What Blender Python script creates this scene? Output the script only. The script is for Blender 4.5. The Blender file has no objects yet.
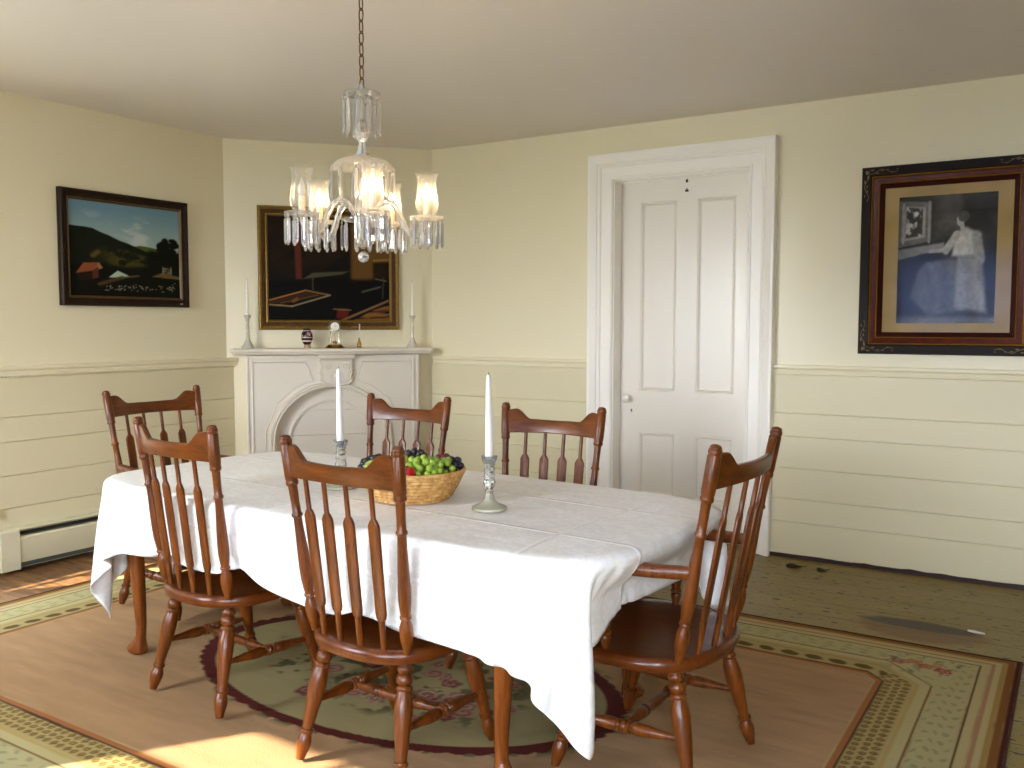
import bpy, bmesh, math, random
import numpy as np
from mathutils import Vector, Matrix
random.seed(7)
PI = math.pi
C = bpy.context.scene.collection
sc = bpy.context.scene

# ------------------------------------------------------------------ materials
def new_mat(name):
    m = bpy.data.materials.new(name); m.use_nodes = True
    nt = m.node_tree; b = nt.nodes['Principled BSDF']
    return m, nt, b
def rgb(h):
    c = [int(h[i:i+2], 16)/255 for i in (0, 2, 4)]
    return tuple((x/12.92 if x <= .04045 else ((x+.055)/1.055)**2.4) for x in c) + (1,)
def N(nt, t, **kw):
    n = nt.nodes.new(t)
    for k, v in kw.items(): setattr(n, k, v)
    return n
def plain(name, col, rough=.5, spec=.5, metal=0., bump=0., bscale=40., vary=0., stretch=None, coat=0.):
    m, nt, b = new_mat(name)
    b.inputs['Base Color'].default_value = rgb(col); b.inputs['Roughness'].default_value = rough
    b.inputs['Specular IOR Level'].default_value = spec; b.inputs['Metallic'].default_value = metal
    b.inputs['Coat Weight'].default_value = coat
    if bump or vary:
        tc = N(nt, 'ShaderNodeTexCoord'); no = N(nt, 'ShaderNodeTexNoise'); no.inputs['Scale'].default_value = bscale
        no.inputs['Detail'].default_value = 4
        src = tc.outputs['Object']
        if stretch:
            mp = N(nt, 'ShaderNodeMapping'); mp.inputs['Scale'].default_value = stretch
            nt.links.new(src, mp.inputs['Vector']); src = mp.outputs[0]
        nt.links.new(src, no.inputs['Vector'])
        if bump:
            bp = N(nt, 'ShaderNodeBump'); bp.inputs['Strength'].default_value = bump; bp.inputs['Distance'].default_value = .01
            nt.links.new(no.outputs['Fac'], bp.inputs['Height']); nt.links.new(bp.outputs[0], b.inputs['Normal'])
        if vary:
            c = rgb(col); r = N(nt, 'ShaderNodeValToRGB')
            r.color_ramp.elements[0].position = .3; r.color_ramp.elements[1].position = .7
            r.color_ramp.elements[0].color = tuple(x*(1-vary) for x in c[:3])+(1,)
            r.color_ramp.elements[1].color = tuple(min(1, x*(1+vary)) for x in c[:3])+(1,)
            nt.links.new(no.outputs['Fac'], r.inputs[0]); nt.links.new(r.outputs[0], b.inputs['Base Color'])
    return m
def wood(name, dark, light, rough=.28, scale=(6, 6, 1.0), coat=.25):
    m, nt, b = new_mat(name)
    tc = N(nt, 'ShaderNodeTexCoord'); mp = N(nt, 'ShaderNodeMapping'); mp.inputs['Scale'].default_value = scale
    no = N(nt, 'ShaderNodeTexNoise'); no.inputs['Scale'].default_value = 6; no.inputs['Detail'].default_value = 6; no.inputs['Roughness'].default_value = .6
    no.inputs['Distortion'].default_value = .6
    r = N(nt, 'ShaderNodeValToRGB'); r.color_ramp.elements[0].position = .3; r.color_ramp.elements[1].position = .72
    r.color_ramp.elements[0].color = rgb(dark); r.color_ramp.elements[1].color = rgb(light)
    nt.links.new(tc.outputs['Object'], mp.inputs[0]); nt.links.new(mp.outputs[0], no.inputs['Vector'])
    nt.links.new(no.outputs['Fac'], r.inputs[0]); nt.links.new(r.outputs[0], b.inputs['Base Color'])
    b.inputs['Roughness'].default_value = rough; b.inputs['Coat Weight'].default_value = coat; b.inputs['Coat Roughness'].default_value = .18; b.inputs['Specular IOR Level'].default_value = .38 if coat > .1 else .2
    return m
def vcol(name, rough=.8, spec=.3, coat=0., bump=0., bscale=300.):
    m, nt, b = new_mat(name)
    a = N(nt, 'ShaderNodeVertexColor'); a.layer_name = 'Col'
    nt.links.new(a.outputs[0], b.inputs['Base Color']); b.inputs['Roughness'].default_value = rough
    b.inputs['Specular IOR Level'].default_value = spec; b.inputs['Coat Weight'].default_value = coat
    b.inputs['Coat Roughness'].default_value = .08
    if bump:
        tc = N(nt, 'ShaderNodeTexCoord'); no = N(nt, 'ShaderNodeTexNoise'); no.inputs['Scale'].default_value = bscale
        bp = N(nt, 'ShaderNodeBump'); bp.inputs['Strength'].default_value = bump; bp.inputs['Distance'].default_value = .004
        nt.links.new(tc.outputs['Object'], no.inputs['Vector']); nt.links.new(no.outputs['Fac'], bp.inputs['Height']); nt.links.new(bp.outputs[0], b.inputs['Normal'])
    return m
def thin_glass(name, tint=(1, 1, 1, 1), gloss=1.0, rough=.02):
    m, nt, b = new_mat(name); nt.nodes.remove(b)
    out = nt.nodes['Material Output']
    t = N(nt, 'ShaderNodeBsdfTransparent'); t.inputs[0].default_value = tint
    g = N(nt, 'ShaderNodeBsdfGlossy'); g.inputs['Roughness'].default_value = rough
    f = N(nt, 'ShaderNodeFresnel'); f.inputs['IOR'].default_value = 1.45
    mu = N(nt, 'ShaderNodeMath', operation='MULTIPLY'); mu.inputs[1].default_value = gloss; mu.use_clamp = True
    mx = N(nt, 'ShaderNodeMixShader')
    nt.links.new(f.outputs[0], mu.inputs[0]); nt.links.new(mu.outputs[0], mx.inputs[0])
    nt.links.new(t.outputs[0], mx.inputs[1]); nt.links.new(g.outputs[0], mx.inputs[2]); nt.links.new(mx.outputs[0], out.inputs[0])
    return m
def glass(name, col=(1, 1, 1, 1), rough=.0, ior=1.5, mixdiff=0.):
    m, nt, b = new_mat(name)
    b.inputs['Base Color'].default_value = col; b.inputs['Roughness'].default_value = rough
    b.inputs['Transmission Weight'].default_value = 1.0-mixdiff; b.inputs['IOR'].default_value = ior
    return m
def glow(name, col, strength):
    m, nt, b = new_mat(name)
    b.inputs['Base Color'].default_value = (1, .9, .7, 1)
    b.inputs['Emission Color'].default_value = col; b.inputs['Emission Strength'].default_value = strength
    return m

# ------------------------------------------------------------------ mesh helpers
class M:
    def __init__(s): s.v = []; s.f = []
    def add(s, v, f):
        o = len(s.v); s.v += [tuple(p) for p in v]; s.f += [tuple(i+o for i in q) for q in f]; return s
    def box(s, a, b):
        x0, y0, z0 = a; x1, y1, z1 = b
        return s.add([(x0,y0,z0),(x1,y0,z0),(x1,y1,z0),(x0,y1,z0),(x0,y0,z1),(x1,y0,z1),(x1,y1,z1),(x0,y1,z1)],
                     [(0,3,2,1),(4,5,6,7),(0,1,5,4),(1,2,6,5),(2,3,7,6),(3,0,4,7)])
    def loft(s, rings, cap=True):
        n = len(rings[0]); o = len(s.v)
        for r in rings: s.v += [tuple(p) for p in r]
        for k in range(len(rings)-1):
            for i in range(n):
                j = (i+1) % n
                s.f.append((o+k*n+i, o+k*n+j, o+(k+1)*n+j, o+(k+1)*n+i))
        if cap:
            s.f.append(tuple(o+i for i in reversed(range(n)))); s.f.append(tuple(o+(len(rings)-1)*n+i for i in range(n)))
        return s
    def lathe(s, prof, p0=(0,0,0), p1=(0,0,1), seg=16, cap=True, absolute=False):
        """prof: (t, r); t is a fraction of p0->p1, or metres from p0 when absolute"""
        p0 = Vector(p0); d = Vector(p1)-p0; L = d.length; d.normalize()
        u = d.orthogonal().normalized(); w = d.cross(u)
        if abs(d.z) > .5:
            u = Vector((1,0,0)); u = (u-d*u.dot(d)).normalized(); w = d.cross(u)
        rings = []
        for t, r in prof:
            q = p0+d*(t if absolute else t*L)
            rings.append([q+u*(max(r, 1e-4)*math.cos(2*PI*i/seg))+w*(max(r, 1e-4)*math.sin(2*PI*i/seg)) for i in range(seg)])
        return s.loft(rings, cap)
    def tube(s, pts, rad, seg=10, closed=False):
        pts = [Vector(p) for p in pts]; n = len(pts)
        if not hasattr(rad, '__len__'): rad = [rad]*n
        rings = []; u = None
        for i, p in enumerate(pts):
            if closed: t = (pts[(i+1) % n]-pts[i-1])
            else: t = (pts[min(i+1, n-1)]-pts[max(i-1, 0)])
            t.normalize()
            u = t.orthogonal().normalized() if u is None else (u-t*u.dot(t)).normalized()
            w = t.cross(u)
            rings.append([p+u*(rad[i]*math.cos(2*PI*k/seg))+w*(rad[i]*math.sin(2*PI*k/seg)) for k in range(seg)])
        if closed: rings.append(rings[0])
        return s.loft(rings, not closed)
    def prism(s, poly, z0, z1, ax='z', f=None):
        """extrude a 2-D polygon; f maps (a,b,h) to a point"""
        f = f or (lambda a, b, h: (a, b, h))
        return s.loft([[f(a, b, z0) for a, b in poly], [f(a, b, z1) for a, b in poly]])
    def sphere(s, c, r, seg=12, rings=8, sc=(1,1,1)):
        R = []
        for k in range(rings+1):
            th = PI*k/rings
            R.append([(c[0]+sc[0]*r*max(math.sin(th), 1e-3)*math.cos(2*PI*i/seg), c[1]+sc[1]*r*max(math.sin(th), 1e-3)*math.sin(2*PI*i/seg), c[2]-sc[2]*r*math.cos(th)) for i in range(seg)])
        return s.loft(R)
    def map(s, fn):
        s.v = [tuple(fn(*p)) for p in s.v]; return s
def build(name, m, mat, parent=None, smooth=40, bevel=0., loc=None):
    me = bpy.data.meshes.new(name); me.from_pydata(m.v, [], m.f)
    bm = bmesh.new(); bm.from_mesh(me); bmesh.ops.recalc_face_normals(bm, faces=bm.faces); bm.to_mesh(me); bm.free()
    me.update()
    if smooth:
        me.shade_smooth(); me.set_sharp_from_angle(angle=math.radians(smooth))
    o = bpy.data.objects.new(name, me); C.objects.link(o)
    if mat: me.materials.append(mat)
    if parent is not None: o.parent = parent
    if loc: o.location = loc
    if bevel:
        b = o.modifiers.new('bevel', 'BEVEL'); b.width = bevel; b.segments = 2; b.limit_method = 'ANGLE'; b.angle_limit = math.radians(40)
        b.harden_normals = False
    return o
def tag(o, label=None, cat=None, group=None, kind=None):
    if label: o['label'] = label
    if cat: o['category'] = cat
    if group: o['group'] = group
    if kind: o['kind'] = kind
    return o
def empty(name, loc, rz=0., label=None, cat=None, group=None):
    o = bpy.data.objects.new(name, None); C.objects.link(o); o.location = loc; o.rotation_euler = (0, 0, rz); o.empty_display_size = .1
    return tag(o, label, cat, group)
def struct(name, m, mat, parent=None, **kw):
    o = build(name, m, mat, parent, **kw)
    if parent is None: o['kind'] = 'structure'
    return o
def copy_tree(o, parent=None):
    c = o.copy(); C.objects.link(c)
    if parent is not None: c.parent = parent
    for ch in list(o.children): copy_tree(ch, c)
    return c
def grid_col(name, nx, ny, fn, mat, parent, cols):
    """grid of quads, fn(u,v)->point; cols = array (nx,ny,3) linear colours"""
    u = np.linspace(0, 1, nx); v = np.linspace(0, 1, ny)
    U, V = np.meshgrid(u, v, indexing='ij')
    Pt = np.stack(np.broadcast_arrays(*fn(U, V)), -1).reshape(-1, 3)
    I = np.arange(nx*ny).reshape(nx, ny)
    F = np.stack([I[:-1,:-1], I[1:,:-1], I[1:,1:], I[:-1,1:]], -1).reshape(-1, 4)
    me = bpy.data.meshes.new(name)
    me.vertices.add(len(Pt)); me.vertices.foreach_set('co', Pt.astype(np.float32).ravel())
    me.loops.add(F.size); me.loops.foreach_set('vertex_index', F.astype(np.int32).ravel())
    me.polygons.add(len(F)); me.polygons.foreach_set('loop_start', np.arange(0, F.size, 4, dtype=np.int32))
    me.update(calc_edges=True); me.validate()
    a = me.color_attributes.new('Col', 'FLOAT_COLOR', 'POINT')
    c4 = np.ones((nx*ny, 4), np.float32); c4[:, :3] = np.clip(cols.reshape(-1, 3), 0, 1)
    a.data.foreach_set('color', c4.ravel())
    me.materials.append(mat)
    o = bpy.data.objects.new(name, me); C.objects.link(o)
    if parent is not None: o.parent = parent
    me.shade_smooth()
    return o
def L3(h): return np.array(rgb(h)[:3])
def vnoise(x, y, seed=0):
    """value noise on arrays"""
    def hsh(i, j):
        n = np.sin(i*127.1+j*311.7+seed*74.7)*43758.5453; return n-np.floor(n)
    xi, yi = np.floor(x), np.floor(y); xf, yf = x-xi, y-yi
    xf = xf*xf*(3-2*xf); yf = yf*yf*(3-2*yf)
    return (hsh(xi, yi)*(1-xf)+hsh(xi+1, yi)*xf)*(1-yf)+(hsh(xi, yi+1)*(1-xf)+hsh(xi+1, yi+1)*xf)*yf
def fbm(x, y, seed=0, o=4):
    t = 0; a = .5
    for k in range(o): t = t+a*vnoise(x*2**k, y*2**k, seed+k); a *= .5
    return t/.94
def sstep(a, b, x):
    t = np.clip((x-a)/(b-a), 0, 1); return t*t*(3-2*t)
def put(img, mask, col):
    mask = mask[..., None]; return img*(1-mask)+np.array(col)*mask
SKY, SUN, EXPO = 10, 4.6, 2.38

def sim_cloth(TX=2.655,TY=-2.565,ROT=-3.0,ZT=.70,a=1.135,b=.515,n=4.6,hl=1.41,hw=.80,ox=0.,oy=0.,crot=0.,nx=115,ny=65,steps=150,iters=16,bend=(.03,.0),shear=.15,chairs=(),arms=(),seats=(),seed=1):
    rng=np.random.default_rng(seed)
    u=np.linspace(-hl,hl,nx); v=np.linspace(-hw,hw,ny)
    X,Y=np.meshgrid(u,v,indexing='ij')
    cr=np.radians(crot); Xr=X*np.cos(cr)-Y*np.sin(cr)+ox; Yr=X*np.sin(cr)+Y*np.cos(cr)+oy
    P=np.stack([Xr,Yr,np.full_like(X,ZT+.004)],-1); P[...,2]+=rng.normal(0,.0004,X.shape)
    Q=P.copy()
    rest=[]
    du=u[1]-u[0]; dv=v[1]-v[0]
    def con(A,B,s,L,k): rest.append((A,B,L,k))
    S=np.s_
    cons=[]
    for par in (0,1):
        cons.append((S[par:nx-1:2,:],S[par+1:nx:2,:],du,1.)); cons.append((S[:,par:ny-1:2],S[:,par+1:ny:2],dv,1.))
    for par in (0,1):
        cons.append((S[par:nx-1:2,:-1],S[par+1:nx:2,1:],np.hypot(du,dv),shear)); cons.append((S[par:nx-1:2,1:],S[par+1:nx:2,:-1],np.hypot(du,dv),shear))
    for par in (0,1,2,3):
        pass
    for m in ((2,4) if bend[1]>0 else (2,)):
        for par in range(m*2):
            i=np.arange(par,nx-m,2*m); 
            if len(i): cons.append((S[i,:],S[i+m,:],m*du,bend[0] if m==2 else bend[1]))
            j=np.arange(par,ny-m,2*m)
            if len(j): cons.append((S[:,j],S[:,j+m],m*dv,bend[0] if m==2 else bend[1]))
    # need disjoint sets for fancy indexing: i and i+m with stride 2m offset par<2m : blocks ok for par<m only per block; 2m stride keeps disjoint
    c,s=np.cos(np.radians(ROT)),np.sin(np.radians(ROT))
    def toL(x,y): dx,dy=x-TX,y-TY; return dx*c+dy*s,-dx*s+dy*c
    cs=[ (toL(x0,y0),) for x0,y0 in ()]
    g=9.8; dt=1/60.
    sg=lambda t:np.sign(t)
    for st in range(steps):
        V=(P-Q)*.97; 
        mx=np.sqrt((V**2).sum(-1,keepdims=True)); V*=np.minimum(1,.02/np.maximum(mx,1e-9))
        Q=P.copy(); P=P+V; P[...,2]-=g*dt*dt
        push=min(1.,max(0.,1-(st/steps-.40)/.35))
        for it in range(iters):
            for A,B,L,k in cons:
                d=P[B]-P[A]; l=np.sqrt((d*d).sum(-1,keepdims=True))+1e-12
                cor=d*(.5*k*(l-L)/l); P[A]+=cor; P[B]-=cor
            if it%2: continue
            # table
            x,y,z=P[...,0],P[...,1],P[...,2]
            r=(np.abs(x/a)**n+np.abs(y/b)**n)**(1/n)
            ins=(r<1)&(z<ZT)&(z>ZT-.03)
            # rounded lip: allowed height falls near the edge
            side=(r<.80)&(z<=ZT-.03)&(z>.3)
            top=ins&((1-r)*b>(ZT-z)*.35)
            z[top]=ZT
            out=(ins&~top)|side
            f=np.where(ins&~top,1/np.maximum(r,1e-6),np.where(side,.80/np.maximum(r,1e-6),1.))
            P[...,0]*=f; P[...,1]*=f
            # friction on top
            on=(r<.985)&(z<=ZT+.002)
            P[...,:2][on]=Q[...,:2][on]+.2*(P[...,:2][on]-Q[...,:2][on])
            for (cx,cy,rad,zt) in seats:
                x,y,z=P[...,0],P[...,1],P[...,2]
                m=((x-cx)**2+(y-cy)**2<rad*rad)&(z<zt)&(z>zt-.06); z[m]=zt
            for (x0,x1,y0,sl,sgn) in chairs:
                x,y,z=P[...,0],P[...,1],P[...,2]
                lim=y0+sl*(z-.43)
                m=(x>x0)&(x<x1)&(z<ZT-.02)&((y-lim)*sgn>0); P[...,1]=np.where(m,lim,y)
            for (ya,yb,xl) in arms:
                x,y,z=P[...,0],P[...,1],P[...,2]
                lim=xl+.3*push+np.clip((z-.60)/.06,0,1)*.11+2.2*(np.clip(ya-y,0,1)+np.clip(y-yb,0,1))
                m=(z<ZT-.012)&(x>lim)&(x>.5); P[...,0]=np.where(m,lim,x)
            P[...,2]=np.maximum(P[...,2],.015)
    W=P.copy(); W[...,0]=TX+P[...,0]*c-P[...,1]*s; W[...,1]=TY+P[...,0]*s+P[...,1]*c
    return W,X,Y
# ------------------------------------------------------------------ room shell
H = 2.5; XE = 6.3; YF = -5.5; FA = .908; FB = 1.035
cream = plain('cream_wall_paint', 'E8DEBE', .30, .5, bump=.02, bscale=14)
cream2 = plain('cream_board_paint', 'DDD3B0', .40, .45, bump=.015, bscale=10, stretch=(.3, 3, 3))
tan = plain('tan_bounce_cut', '8F7F5C', .5); brown = plain('brown_bounce_cut', '6A5638', .5)  # unseen front and east walls, darkened to cut bounced light
ceilm = plain('ceiling_paint', 'E2DAD4', .42, .4, bump=.02, bscale=9)
white = plain('white_gloss_paint', 'FAF5EC', .35, .5, bump=.01, bscale=30)
doorm = plain('door_paint', 'EDE6DA', .3, .5, bump=.012, bscale=20)
mantm = plain('mantel_paint', 'E0D7C8', .35, .5, bump=.012, bscale=24)
darkwood = plain('dark_base_wood', '2E1310', .6)
blackm = plain('black_gap', '0A0A09', .7)

# floor: worn olive floor paint over brown boards
def floor_material():
    m, nt, b = new_mat('worn_floor_paint'); L = nt.links
    tc = N(nt, 'ShaderNodeTexCoord')
    def noise(scale, st, detail=5, rough=.6, loc=(0,0,0)):
        mp = N(nt, 'ShaderNodeMapping'); mp.inputs['Scale'].default_value = st; mp.inputs['Location'].default_value = loc
        n = N(nt, 'ShaderNodeTexNoise'); n.inputs['Scale'].default_value = scale; n.inputs['Detail'].default_value = detail; n.inputs['Roughness'].default_value = rough
        L.new(tc.outputs['Object'], mp.inputs[0]); L.new(mp.outputs[0], n.inputs['Vector']); return n.outputs['Fac']
    def ramp(src, p0, p1):
        r = N(nt, 'ShaderNodeMapRange'); r.interpolation_type = 'SMOOTHSTEP'; r.inputs['From Min'].default_value = p0; r.inputs['From Max'].default_value = p1
        L.new(src, r.inputs['Value']); return r.outputs[0]
    def mix(f, a, bb):
        x = N(nt, 'ShaderNodeMix', data_type='RGBA')
        if hasattr(f, 'node'): L.new(f, x.inputs[0])
        else: x.inputs[0].default_value = f
        for s, i in ((a, 6), (bb, 7)):
            if hasattr(s, 'node'): L.new(s, x.inputs[i])
            else: x.inputs[i].default_value = s
        return x.outputs[2]
    paint = mix(ramp(noise(3, (.6, 2.5, 1)), .3, .7), rgb('7C6830'), rgb('88743C'))
    spots = ramp(noise(15, (.9, 2.4, 1), 6, .62), .60, .645)
    spots2 = ramp(noise(42, (.8, 2.0, 1), 3, .6), .63, .68)
    vm_ = N(nt, 'ShaderNodeMapping'); vm_.inputs['Scale'].default_value = (1, 2.1, 1); L.new(tc.outputs['Object'], vm_.inputs[0])
    dn = N(nt, 'ShaderNodeTexNoise'); dn.inputs['Scale'].default_value = 30; L.new(vm_.outputs[0], dn.inputs['Vector'])
    mxv = N(nt, 'ShaderNodeMix', data_type='VECTOR'); mxv.inputs[0].default_value = .035; L.new(vm_.outputs[0], mxv.inputs[4]); L.new(dn.outputs['Color'], mxv.inputs[5])
    vor = N(nt, 'ShaderNodeTexVoronoi'); vor.inputs['Scale'].default_value = 13; L.new(mxv.outputs[1], vor.inputs['Vector'])
    sz = N(nt, 'ShaderNodeSeparateColor'); L.new(vor.outputs['Color'], sz.inputs[0])
    th = N(nt, 'ShaderNodeMath', operation='MULTIPLY_ADD'); th.inputs[1].default_value = .42; th.inputs[2].default_value = -.17; L.new(sz.outputs[0], th.inputs[0])
    df = N(nt, 'ShaderNodeMath', operation='SUBTRACT'); L.new(th.outputs[0], df.inputs[0]); L.new(vor.outputs['Distance'], df.inputs[1])
    paint = mix(ramp(df.outputs[0], -.02, .03), paint, rgb('2C1C12'))
    c = mix(spots, paint, rgb('2E2016')); c = mix(spots2, c, rgb('3A2A1A'))
    bare = mix(ramp(noise(5, (1, 6, 1), 6), .35, .65), rgb('5A3A20'), rgb('8A6238'))
    # heavier wear towards the left wall (bare brown boards)
    sx = N(nt, 'ShaderNodeSeparateXYZ'); L.new(tc.outputs['Object'], sx.inputs[0])
    g = N(nt, 'ShaderNodeMapRange'); g.inputs['From Min'].default_value = 1.2; g.inputs['From Max'].default_value = .3; L.new(sx.outputs[0], g.inputs['Value'])
    nn = noise(6, (1.5, 1.0, 1), 6)
    ad = N(nt, 'ShaderNodeMath', operation='ADD'); L.new(g.outputs[0], ad.inputs[0]); L.new(nn, ad.inputs[1])
    c = mix(ramp(ad.outputs[0], .85, 1.15), c, bare)
    # bare rubbed patch by the rug
    def patch(cx, cy, ax, ay, soft, col, c):
        mp = N(nt, 'ShaderNodeMapping'); mp.inputs['Location'].default_value = (-cx/ax, -cy/ay, 0); mp.inputs['Scale'].default_value = (1/ax, 1/ay, 0)
        L.new(tc.outputs['Object'], mp.inputs[0])
        ln = N(nt, 'ShaderNodeVectorMath', operation='LENGTH'); L.new(mp.outputs[0], ln.inputs[0])
        a2 = N(nt, 'ShaderNodeMath', operation='ADD'); L.new(ln.outputs['Value'], a2.inputs[0])
        nx = noise(14, (1, 1.5, 1), 4); ml = N(nt, 'ShaderNodeMath', operation='MULTIPLY'); ml.inputs[1].default_value = .5; L.new(nx, ml.inputs[0]); L.new(ml.outputs[0], a2.inputs[1])
        return mix(ramp(a2.outputs[0], 1.25, 1.25-soft), c, col)
    c = patch(4.21, -.93, .31, .17, .35, rgb('6E4A16'), c)
    c = patch(4.20, -.86, .26, .07, .3, rgb('33220A'), c)
    # board joints along x
    wv = N(nt, 'ShaderNodeMath', operation='MULTIPLY'); wv.inputs[1].default_value = 1/.19; L.new(sx.outputs[1], wv.inputs[0])
    fr = N(nt, 'ShaderNodeMath', operation='FRACT'); L.new(wv.outputs[0], fr.inputs[0])
    c = mix(ramp(fr.outputs[0], .035, .005), c, rgb('1E140C'))
    L.new(c, b.inputs['Base Color']); b.inputs['Roughness'].default_value = .5
    bp = N(nt, 'ShaderNodeBump'); bp.inputs['Strength'].default_value = .2; bp.inputs['Distance'].default_value = .01
    L.new(noise(30, (1, 3, 1)), bp.inputs['Height']); L.new(bp.outputs[0], b.inputs['Normal'])
    return m
struct('floor', M().box((-.15, YF-.15, -.12), (XE+.15, .15, 0)), floor_material(), smooth=0)
struct('ceiling', M().box((-.15, YF-.15, H), (XE+.15, .15, H+.1)), ceilm, smooth=0)

def wall_boxes(x0, x1, holes, mk):
    """boxes along one axis leaving rectangular holes (s0,s1,z0,z1)"""
    m = M(); hs = sorted(holes); s = x0
    for (a, b, z0, z1) in hs:
        mk(m, s, a, 0, H)
        if z0 > 0: mk(m, a, b, 0, z0)
        mk(m, a, b, z1, H); s = b
    mk(m, s, x1, 0, H); return m
# back wall with the doorway
DX0, DX1, DZ = 2.30, 3.148, 2.18
struct('wall_back', wall_boxes(FA, XE, [(DX0, DX1, 0, DZ)], lambda m, a, b, z0, z1: m.box((a, 0, z0), (b, .14, z1))), cream, smooth=0)
W1 = (-3.45, -2.70, .36, 1.22)            # left window: y0,y1,z0,z1
W2 = (.82, 1.72, .90, 2.1); W3 = (3.05, 4.45, .62, 2.1); W4_FILL = (4.95, 5.5, .62, 2.1)  # the last opening is made up, added to brighten the right side
struct('wall_left', wall_boxes(YF, -FB, [W1], lambda m, a, b, z0, z1: m.box((-.14, a, z0), (0, b, z1))), cream, smooth=0)
struct('wall_front', wall_boxes(-.14, XE+.14, [W2, W3, W4_FILL], lambda m, a, b, z0, z1: m.box((a, YF-.14, z0), (b, YF, z1))), tan, smooth=0)
struct('wall_east', M().box((XE, YF, 0), (XE+.14, .14, H)), brown, smooth=0)
fn = Vector((FB, -FA, 0)).normalized(); ft = Vector((FA, FB, 0)).normalized(); FO = Vector((0, -FB, 0)); FW = math.hypot(FA, FB)
def F(t, d, z): return (FO.x+ft.x*t+fn.x*d, FO.y+ft.y*t+fn.y*d, z)      # along the fireplace wall, out from it, up
def fbox(m, t0, t1, d0, d1, z0, z1):
    return m.add([F(t0,d1,z0),F(t1,d1,z0),F(t1,d0,z0),F(t0,d0,z0),F(t0,d1,z1),F(t1,d1,z1),F(t1,d0,z1),F(t0,d0,z1)],
                 [(0,3,2,1),(4,5,6,7),(0,1,5,4),(1,2,6,5),(2,3,7,6),(3,0,4,7)])
struct('wall_corner', fbox(M(), -.06, FW+.06, -.12, 0, 0, H), cream, smooth=0)

# wainscot: horizontal boards with grooves, swept along the wall
GR = [.204, .334, .506, .683, .812]
def board_profile(th, z0=.022, z1=1.022):
    pr = [(0, z0), (th, z0)]
    for g in GR: pr += [(th, g-.0035), (th-.007, g-.001), (th-.007, g+.001), (th, g+.0035)]
    return pr+[(th, z1), (0, z1)]
def rail_profile(th, ex=.0):
    return [(0, 1.015), (th+.004, 1.015), (th+.008, 1.019), (th+.004, 1.024), (th+.014+ex, 1.028), (th+.016+ex, 1.044), (th+.013+ex, 1.054),
            (th+.02+ex, 1.058), (th+.024+ex, 1.064), (th+.024+ex, 1.076), (th+.02+ex, 1.079), (0, 1.079)]
def sweep_x(pr, x0, x1): m = M(); m.loft([[(x0, -d, z) for d, z in pr], [(x1, -d, z) for d, z in pr]]); return m
def sweep_y(pr, y0, y1): m = M(); m.loft([[(d, y0, z) for d, z in pr], [(d, y1, z) for d, z in pr]]); return m
BT = .014
CX0, CX1 = 2.147, 3.300
struct('wall_back_wainscot', sweep_x(board_profile(BT), FA, CX0), cream2, smooth=20)
struct('wall_back_wainscot', sweep_x(board_profile(BT), CX1, XE), cream2, smooth=20)
struct('trim_1', sweep_x(rail_profile(.006), FA+.02, CX0), cream, smooth=20)
struct('trim_2', sweep_x(rail_profile(.006), CX1, XE), cream, smooth=20)
LT = .03
struct('wall_left_wainscot', sweep_y(board_profile(LT), W1[1]+.09, -FB+.03), cream2, smooth=20)
struct('wall_left_wainscot', sweep_y(board_profile(LT), YF, W1[0]-.09), cream2, smooth=20)
struct('trim_3', sweep_y(rail_profile(LT-.004, .008), W1[1]+.09, -FB+.045), cream, smooth=20)
struct('trim_4', sweep_y(rail_profile(LT-.004, .008), YF, W1[0]-.09), cream, smooth=20)
def ragged(x0, x1):
    m = M(); n = 40; rng = random.Random(3); a = []; b = []
    for i in range(n+1):
        x = x0+(x1-x0)*i/n; h = .022+rng.uniform(-.006, .006); a.append([(x, -BT-.004, 0), (x, -BT-.004, h), (x, 0, h), (x, 0, 0)])
    m.loft(a); return m
struct('baseboard_back', ragged(CX1-.02, XE), darkwood, smooth=0)
struct('baseboard_back', ragged(FA+.02, CX0+.02), darkwood, smooth=0)

# windows (behind and left of the camera): casing, sash bars and sill
def window_frame(name, s0, s1, z0, z1, mp):
    m = M()
    def bx(a, b, d0, d1, u, v): m.box((a, d0, u), (b, d1, v)) 
    w = .085
    for a, b in ((s0-w, s0), (s1, s1+w)): bx(a, b, -.002, .025, z0-.02, z1+w)
    bx(s0-w, s1+w, -.002, .028, z1, z1+w); bx(s0-w-.03, s1+w+.03, -.002, .06, z0-.05, z0-.01)
    st = .035
    bx(s0, s0+st, -.10, -.06, z0, z1); bx(s1-st, s1, -.10, -.06, z0, z1); bx(s0, s1, -.10, -.06, z0, z0+.05); bx(s0, s1, -.10, -.06, z1-.04, z1)
    zm = (z0+z1)/2; bx(s0, s1, -.10, -.05, zm-.02, zm+.02)
    sm = (s0+s1)/2
    bx(sm-.01, sm+.01, -.09, -.07, z0, z1)
    for q in (.5,): 
        bx(s0, s1, -.09, -.07, z0+(zm-z0)*q-.01, z0+(zm-z0)*q+.01); bx(s0, s1, -.09, -.07, zm+(z1-zm)*q-.01, zm+(z1-zm)*q+.01)
    m.map(mp); return struct(name, m, white, smooth=0)
window_frame('window_1', *W1, mp=lambda s, d, z: (d, s, z))
window_frame('window_2', *W2, mp=lambda s, d, z: (s, YF+d, z))
window_frame('fill_window', *W4_FILL, mp=lambda s, d, z: (s, YF+d, z))  # frame of the added fill-light opening
window_frame('window_3', *W3, mp=lambda s, d, z: (s, YF+d, z))
struct('sky_blocker', M().box((-2.45, YF-4.5, -.1), (-2.2, 1.0, 2.25)), plain('sky_blocker_green', '3C4232', .9), smooth=0)  # added unseen slab that blocks low sky light at the left window
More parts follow.
